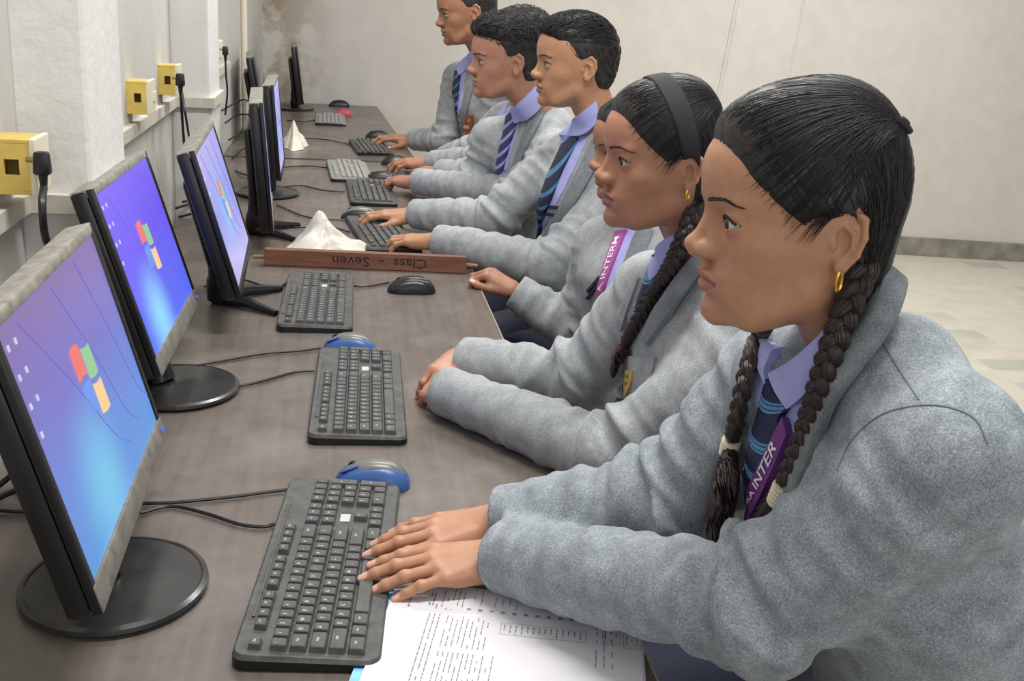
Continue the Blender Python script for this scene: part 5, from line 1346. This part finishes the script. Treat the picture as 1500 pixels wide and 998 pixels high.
p.hand('L', at_z(612, 560, .775) - p.W['WL'], (-.3, -.1, 1), FIST, .0018, .92, spread=.5, thumb=(.3, .2), out=-.020, stub=.012)
p.finish()
bz = p.blazer
p.ribbon('shirt_front', [(958, 360), (950, 410), (925, 450)], [(1000, 350), (985, 400), (955, 450)], M_SHIRT, .001, .001)
p.ribbon('shirt_collar', [(1022, 318), (1000, 332), (975, 352), (962, 366)], [(1026, 335), (1002, 362), (982, 388), (957, 416)], M_SHIRT, .006, .003, 'neck', 14, 6, .002)
p.ribbon('tie', [(966, 362), (958, 390), (948, 420), (930, 470)], [(982, 384), (972, 402), (962, 424), (944, 472)], M_TIE, .006, .003, None, 14, 5, .002)
p.ribbon('lapel', [(1045, 322), (1022, 362), (985, 420), (958, 468), (944, 500)], [(1062, 338), (1044, 375), (1006, 428), (976, 474), (952, 506)], M_LAPEL, .006, .004, p.Tc, 24, 5, .003, bz)
p.ribbon('front_edge', [(930, 408), (912, 455), (896, 517), (876, 584)], [(942, 410), (924, 458), (908, 520), (888, 588)], M_TWEEDL, .005, .004, None, 20, 4, .002, bz)
p.ribbon('pocket', [(916, 522), (908, 560), (900, 590)], [(962, 524), (956, 565), (950, 594)], M_TWEEDL, .003, .003, None, 12, 6, 0, bz); pk = p.root.children[-1]
BADGES = [plain('badge_gold', (206, 170, 84), 0.6, var=.3, scale=300), plain('badge_green', (110, 132, 84), 0.6, var=.4, scale=260), plain('badge_maroon', (150, 70, 70), 0.6)]
def badge(p, A, B, cols, f=None):
    b = p.ribbon('badge', A, B, cols[0], .008, .0012, f, 8, 6, 0, p.blazer)
    G = p.lastgrid; mb = MB(); ff = p.tw(f or p.T)
    def band(i0, i1, j0, j1, mi):
        P = np.array([G[i0, j0], G[i0, j1], G[i1, j1], G[i1, j0]]); P = P + grad(ff, P) * .0012; mb.add([tuple(x) for x in P], [(0, 1, 2, 3)], mi)
    band(1, 2, 1, 5, 0); band(3, 4, 1, 3, 1); band(3, 4, 3, 5, 0); band(5, 6, 2, 4, 1); band(6, 7, 2, 4, 0)
    p.put_mb('emblem', mb, None, b, False, [cols[1], cols[2]])
badge(p, [(908, 542), (906, 562), (904, 584)], [(934, 544), (930, 566), (920, 584)], BADGES)
p.braid([(1026, 292), (1012, 325), (1000, 352), (980, 395), (953, 435), (928, 480), (912, 512)], .0140, .0100, None, [(912, 512), (905, 524), (900, 540), (898, 552)], tailw=.010, band=plain('maroon_band', (104, 50, 48), .7))
hb = Field(); nn = A3(_unit(np.array((.93, 0, -.37))))
H_ = p.H
def slab(P): return np.abs(P @ nn + F32(.018)) - F32(.0165)
bf = lambda P, near=None: smax(smax(H_(P) - F32(.0035), slab(P), .002), -(P[:, 2] - .012), .002)
v, q = nets(bf, (-.14, -.11, -.02), (.14, .11, .17), .0024); p.put('hairband', p.h2w(v), q, plain('black_hairband', (26, 26, 30), .75, bump=.3, scale=200), p.hairobj)
e = p.h2w(np.array([(-.0115, .0765, -.0205)]))[0]
p.put_mb('hoop_earring', MB().tube([tuple(e + np.array((math.cos(a) * .0028, math.cos(a) * .002, -.007 + math.sin(a) * .007))) for a in np.linspace(math.pi / 2, math.pi * 2.5, 20)], .0012, 8), M_GOLD)
# ring on the folded hand
w = p.W['WR']; d_ = _unit(at_z(618, 588, .785) - w)

# --- third girl, mostly hidden
J = jig(hip=(.70, 2.42, .52), neck=(942, 318, 2.42), SL=(992, 392, 2.28), SR=(884, 362, 2.55), EL=(950, 545, 2.30), ER=(850, 490, 2.56), WL=(880, 522, 2.38), WR=(754, 425, 2.62))
p = Person('girl half hidden behind the girl with the hairband, magenta lanyard', **J, skin=(160, 112, 86), res=.006, seed=7, cloth=M_TWEEDL)
p.head(at_y(934, 228, 2.38), -8, -2, 0, 1.0, True, .0022, back=.8, lips=(126, 76, 70))
p.hair('girl', GIRL_POLY, .003, 700, rad=.0007)
p.jacket((.043, .042))
p.hand('L', p.W['WL'] - p.W['EL'], (0, -.2, 1), FIST, .003, .92); p.hand('R', p.W['WR'] - p.W['ER'], (0, -.2, 1), FIST, .003, .92)
p.finish()
bz = p.blazer
p.ribbon('shirt_front', [(902, 335), (890, 380), (878, 430)], [(936, 335), (922, 390), (895, 440)], M_SHIRT, .001, .001)
p.ribbon('lanyard', [(905, 340), (890, 381), (875, 434)], [(920, 338), (902, 383), (885, 430)], M_PINK, .008, .0015, None, 20, 4)
p.lettering('lettering', 'A INTERM', .02, M_WHITE, p.root.children[-1], True)
p.ribbon('lapel', [(940, 325), (926, 360), (910, 400), (888, 440), (880, 480)], [(958, 340), (948, 375), (932, 404), (902, 446), (890, 486)], M_LAPEL, .005, .004, p.Tc, 24, 5, .003, bz)
p.ribbon('piping', [(879, 404), (861, 426)], [(881, 407), (863, 429)], M_PIPING, .004, .0015, None, 8, 2, 0, bz)
p.ribbon('piping', [(878, 414), (860, 436)], [(880, 417), (862, 439)], M_PIPING, .004, .0015, None, 8, 2, 0, bz)

# --- boy in front
J = jig(hip=(.67, 2.96, .54), neck=(882, 184, 2.96), SL=(932, 262, 2.81), SR=(830, 228, 3.10), EL=(806, 388, 2.72), ER=(722, 322, 3.12), WL=(640, 352, 2.94), WR=(606, 314, 3.29))
p = Person('boy with neat short hair looking level, first boy beyond the wooden plank', **J, skin=(178, 130, 96), res=.006, seed=9, cloth=M_TWEEDL)
p.head(at_y(843, 101, 2.95), -3, 1, 0, 1.06, False, .0022, lips=(140, 88, 78))
p.hair('quiff', BOY_POLY, .003, 1900, long=.042)
p.jacket((.044, .043), 1.1)
p.hand('L', at_z(563, 350, .782) - p.W['WL'], (.1, -.1, 1), TYPE, .0022, 1.04, thumb=(.4, .25)); p.hand('R', at_z(512, 312, .792) - p.W['WR'], (.1, -.1, 1), MOUSEH, .0022, 1.04, thumb=(.55, .25))
p.finish()
bz = p.blazer
p.ribbon('shirt_front', [(826, 200), (800, 270), (770, 350)], [(862, 200), (830, 270), (785, 355)], M_SHIRT, .001, .001)
p.ribbon('shirt_collar', [(872, 148), (848, 168), (826, 186)], [(878, 180), (855, 198), (822, 201)], M_SHIRT, .007, .003, 'neck', 12, 5, .002)
p.ribbon('shirt_collar', [(836, 176), (828, 186)], [(826, 182), (818, 192)], M_SHIRT, .006, .003, 'neck', 6, 4)
p.ribbon('tie', [(832, 200), (806, 257), (788, 307), (766, 358)], [(850, 203), (826, 250), (806, 300), (776, 362)], M_TIE, .006, .004, None, 22, 5, .003)
p.ribbon('lapel', [(884, 160), (872, 200), (846, 255), (815, 315), (785, 362)], [(902, 172), (892, 214), (868, 258), (832, 318), (798, 366)], M_LAPEL, .005, .004, p.Tc, 24, 5, .003, bz)
for y_ in (0, 11):
    p.ribbon('piping', [(798, 300 + y_), (818, 302 + y_)], [(797, 304 + y_), (817, 306 + y_)], M_PIPING, .005, .002, None, 6, 2, 0, bz)

# --- wavy haired boy behind him
J = jig(hip=(.70, 3.62, .50), neck=(784, 160, 3.60), SL=(818, 228, 3.42), SR=(722, 202, 3.76), EL=(752, 288, 3.46), ER=(700, 262, 3.78), WL=(612, 265, 3.84), WR=(648, 252, 3.98))
p = Person('boy with wavy hair and lavender striped tie, between the other boys', **J, skin=(170, 120, 96), res=.006, seed=11, cloth=M_TWEEDL)
p.head(at_y(741, 95, 3.55), -6, 0, 0, 1.10, False, .0024, lips=(150, 92, 90))
p.hair('wavy', BOY_POLY, .003, 2100, curly=.8, long=.05)
p.jacket((.045, .044), 1.1)
p.hand('L', at_z(545, 261, .79) - p.W['WL'], (.05, -.1, 1), MOUSEH, .0026, 1.12, thumb=(.55, .25)); p.hand('R', p.W['WR'] - p.W['ER'], (0, 0, 1), RELAX, .003, 1.1)
p.finish()
bz = p.blazer
p.ribbon('shirt_front', [(742, 165), (735, 210), (728, 250)], [(766, 165), (752, 210), (740, 250)], M_SHIRT, .001, .001)
p.ribbon('shirt_collar', [(790, 120), (770, 140), (752, 158)], [(797, 150), (778, 170), (757, 181)], M_SHIRT, .007, .003, 'neck', 12, 5, .002)
p.ribbon('tie', [(746, 160), (741, 190), (733, 225), (728, 255)], [(763, 162), (755, 192), (744, 228), (736, 258)], M_TIEL, .006, .004, None, 18, 5, .002)
p.ribbon('lapel', [(794, 135), (778, 175), (758, 225), (742, 275)], [(806, 146), (792, 182), (768, 230), (750, 280)], M_LAPEL, .005, .004, p.Tc, 20, 5, .003, bz)
badge(p, [(740, 266), (739, 276), (738, 286)], [(758, 268), (757, 278), (755, 288)], BADGES)

# --- boy hidden behind the wavy haired boy
J = jig(hip=(.73, 4.25, .54), neck=(784, 140, 4.22), SL=(812, 184, 4.04), SR=(742, 174, 4.38), EL=(722, 236, 4.16), ER=(690, 225, 4.5), WL=(632, 238, 4.36), WR=(650, 230, 4.7))
p = Person('boy almost hidden behind the wavy haired boy, dark hair top and tie showing', **J, skin=(170, 120, 92), res=.008, seed=13, cloth=M_TWEEDL)
p.head(at_y(766, 76, 4.18), -12, 0, 0, 1.14, False, .003)
p.hair('wavy', BOY_POLY, .004, 900, curly=.5, long=.04)
p.jacket((.046, .045), 1.0)
p.hand('L', at_z(566, 236, .79) - p.W['WL'], (.05, -.1, 1), MOUSEH, .0028, 1.18, thumb=(.55, .25)); p.hand('R', p.W['WR'] - p.W['ER'], (0, 0, 1), RELAX, .0035, 1.15)
p.finish()
bz = p.blazer
p.ribbon('shirt_front', [(704, 150), (700, 200), (700, 245)], [(742, 150), (730, 200), (720, 245)], M_SHIRT, .001, .001)
p.ribbon('tie', [(712, 148), (708, 190), (705, 228)], [(726, 150), (720, 192), (714, 230)], M_TIE, .006, .004, None, 16, 5, .002)
p.ribbon('piping', [(722, 184), (732, 186)], [(722, 187), (732, 189)], M_PIPING, .005, .002, None, 6, 2, 0, bz)
p.ribbon('piping', [(721, 192), (731, 194)], [(721, 195), (731, 197)], M_PIPING, .005, .002, None, 6, 2, 0, bz)

# --- farthest boy
J = jig(hip=(.70, 4.85, .56), neck=(710, 82, 4.85), SL=(738, 128, 4.66), SR=(672, 114, 5.02), EL=(712, 226, 4.70), ER=(654, 206, 4.98), WL=(655, 236, 4.86), WR=(606, 204, 5.16))
p = Person('farthest boy, looking down, orange badge on his blazer, hand on a far desk mouse', **J, skin=(156, 108, 78), res=.007, seed=15, cloth=M_TWEEDL)
p.head(at_y(684, 22, 4.78), -6, -8, 0, 1.20, False, .0028, lips=(128, 80, 70))
p.hair('quiff', BOY_POLY, .004, 1000, long=.035)
p.jacket((.048, .047), 1.0)
p.hand('R', at_z(545, 199, .80) - p.W['WR'], (.05, -.1, 1), MOUSEH, .0028, 1.25, thumb=(.55, .25)); p.hand('L', p.W['WL'] - p.W['EL'], (0, 0, 1), RELAX, .0035, 1.2)
p.finish()
bz = p.blazer
p.ribbon('shirt_front', [(668, 95), (664, 150), (662, 200)], [(684, 95), (676, 150), (670, 200)], M_SHIRT, .001, .001)
p.ribbon('shirt_collar', [(694, 72), (682, 86), (672, 98)], [(695, 90), (684, 104), (674, 112)], M_SHIRT, .007, .003, 'neck', 10, 4, .002)
p.ribbon('tie', [(668, 104), (664, 140), (660, 190)], [(676, 106), (672, 142), (667, 190)], M_TIE, .006, .004, None, 16, 4, .002)
p.ribbon('lapel', [(700, 78), (690, 110), (680, 150), (672, 200)], [(708, 86), (700, 116), (688, 152), (678, 202)], M_LAPEL, .005, .004, p.Tc, 18, 4, .003, bz)
ORB = [plain('badge_rust', (170, 92, 60), .6), plain('badge_white', (222, 206, 190), .6), plain('badge_amber', (232, 176, 60), .6)]
badge(p, [(671, 168), (672, 186), (676, 204)], [(694, 168), (693, 186), (686, 206)], ORB)

# ------------------------------------------------------------------ stools under the students
M_STOOL = plain('dark_stool', (62, 52, 48), .5, var=.15, scale=20)
who = ['girl nearest the camera', 'girl with the hairband', 'girl with the magenta lanyard', 'boy in front', 'wavy haired boy', 'boy hidden behind the wavy haired boy', 'farthest boy']
for w_, o in zip(who, [o for o in list(COL.objects) if o.type == 'EMPTY' and o.name.startswith('person')]):
    t = [ch for ch in o.children if ch.name.startswith('trousers')][0]; zz = np.array([v.co[:] for v in t.data.vertices]); near = (np.abs(zz[:, 0]) < .07) & (np.abs(zz[:, 1]) < .12); zt = float(zz[near, 2].min()) + .004
    st = tag(empty('stool', (o.location.x, o.location.y, 0)), 'dark square stool under the ' + w_, 'stool', 'stools under the students')
    MB().box((.30, .30, .03), (0, 0, zt - .015), .008).build('seat', M_STOOL, st, True)
    for sx in (-1, 1):
        for sy in (-1, 1): MB().tube([(sx * .11, sy * .11, zt - .03), (sx * .135, sy * .135, 0)], [.014, .012], 8).build('leg', M_STOOL, st, True)
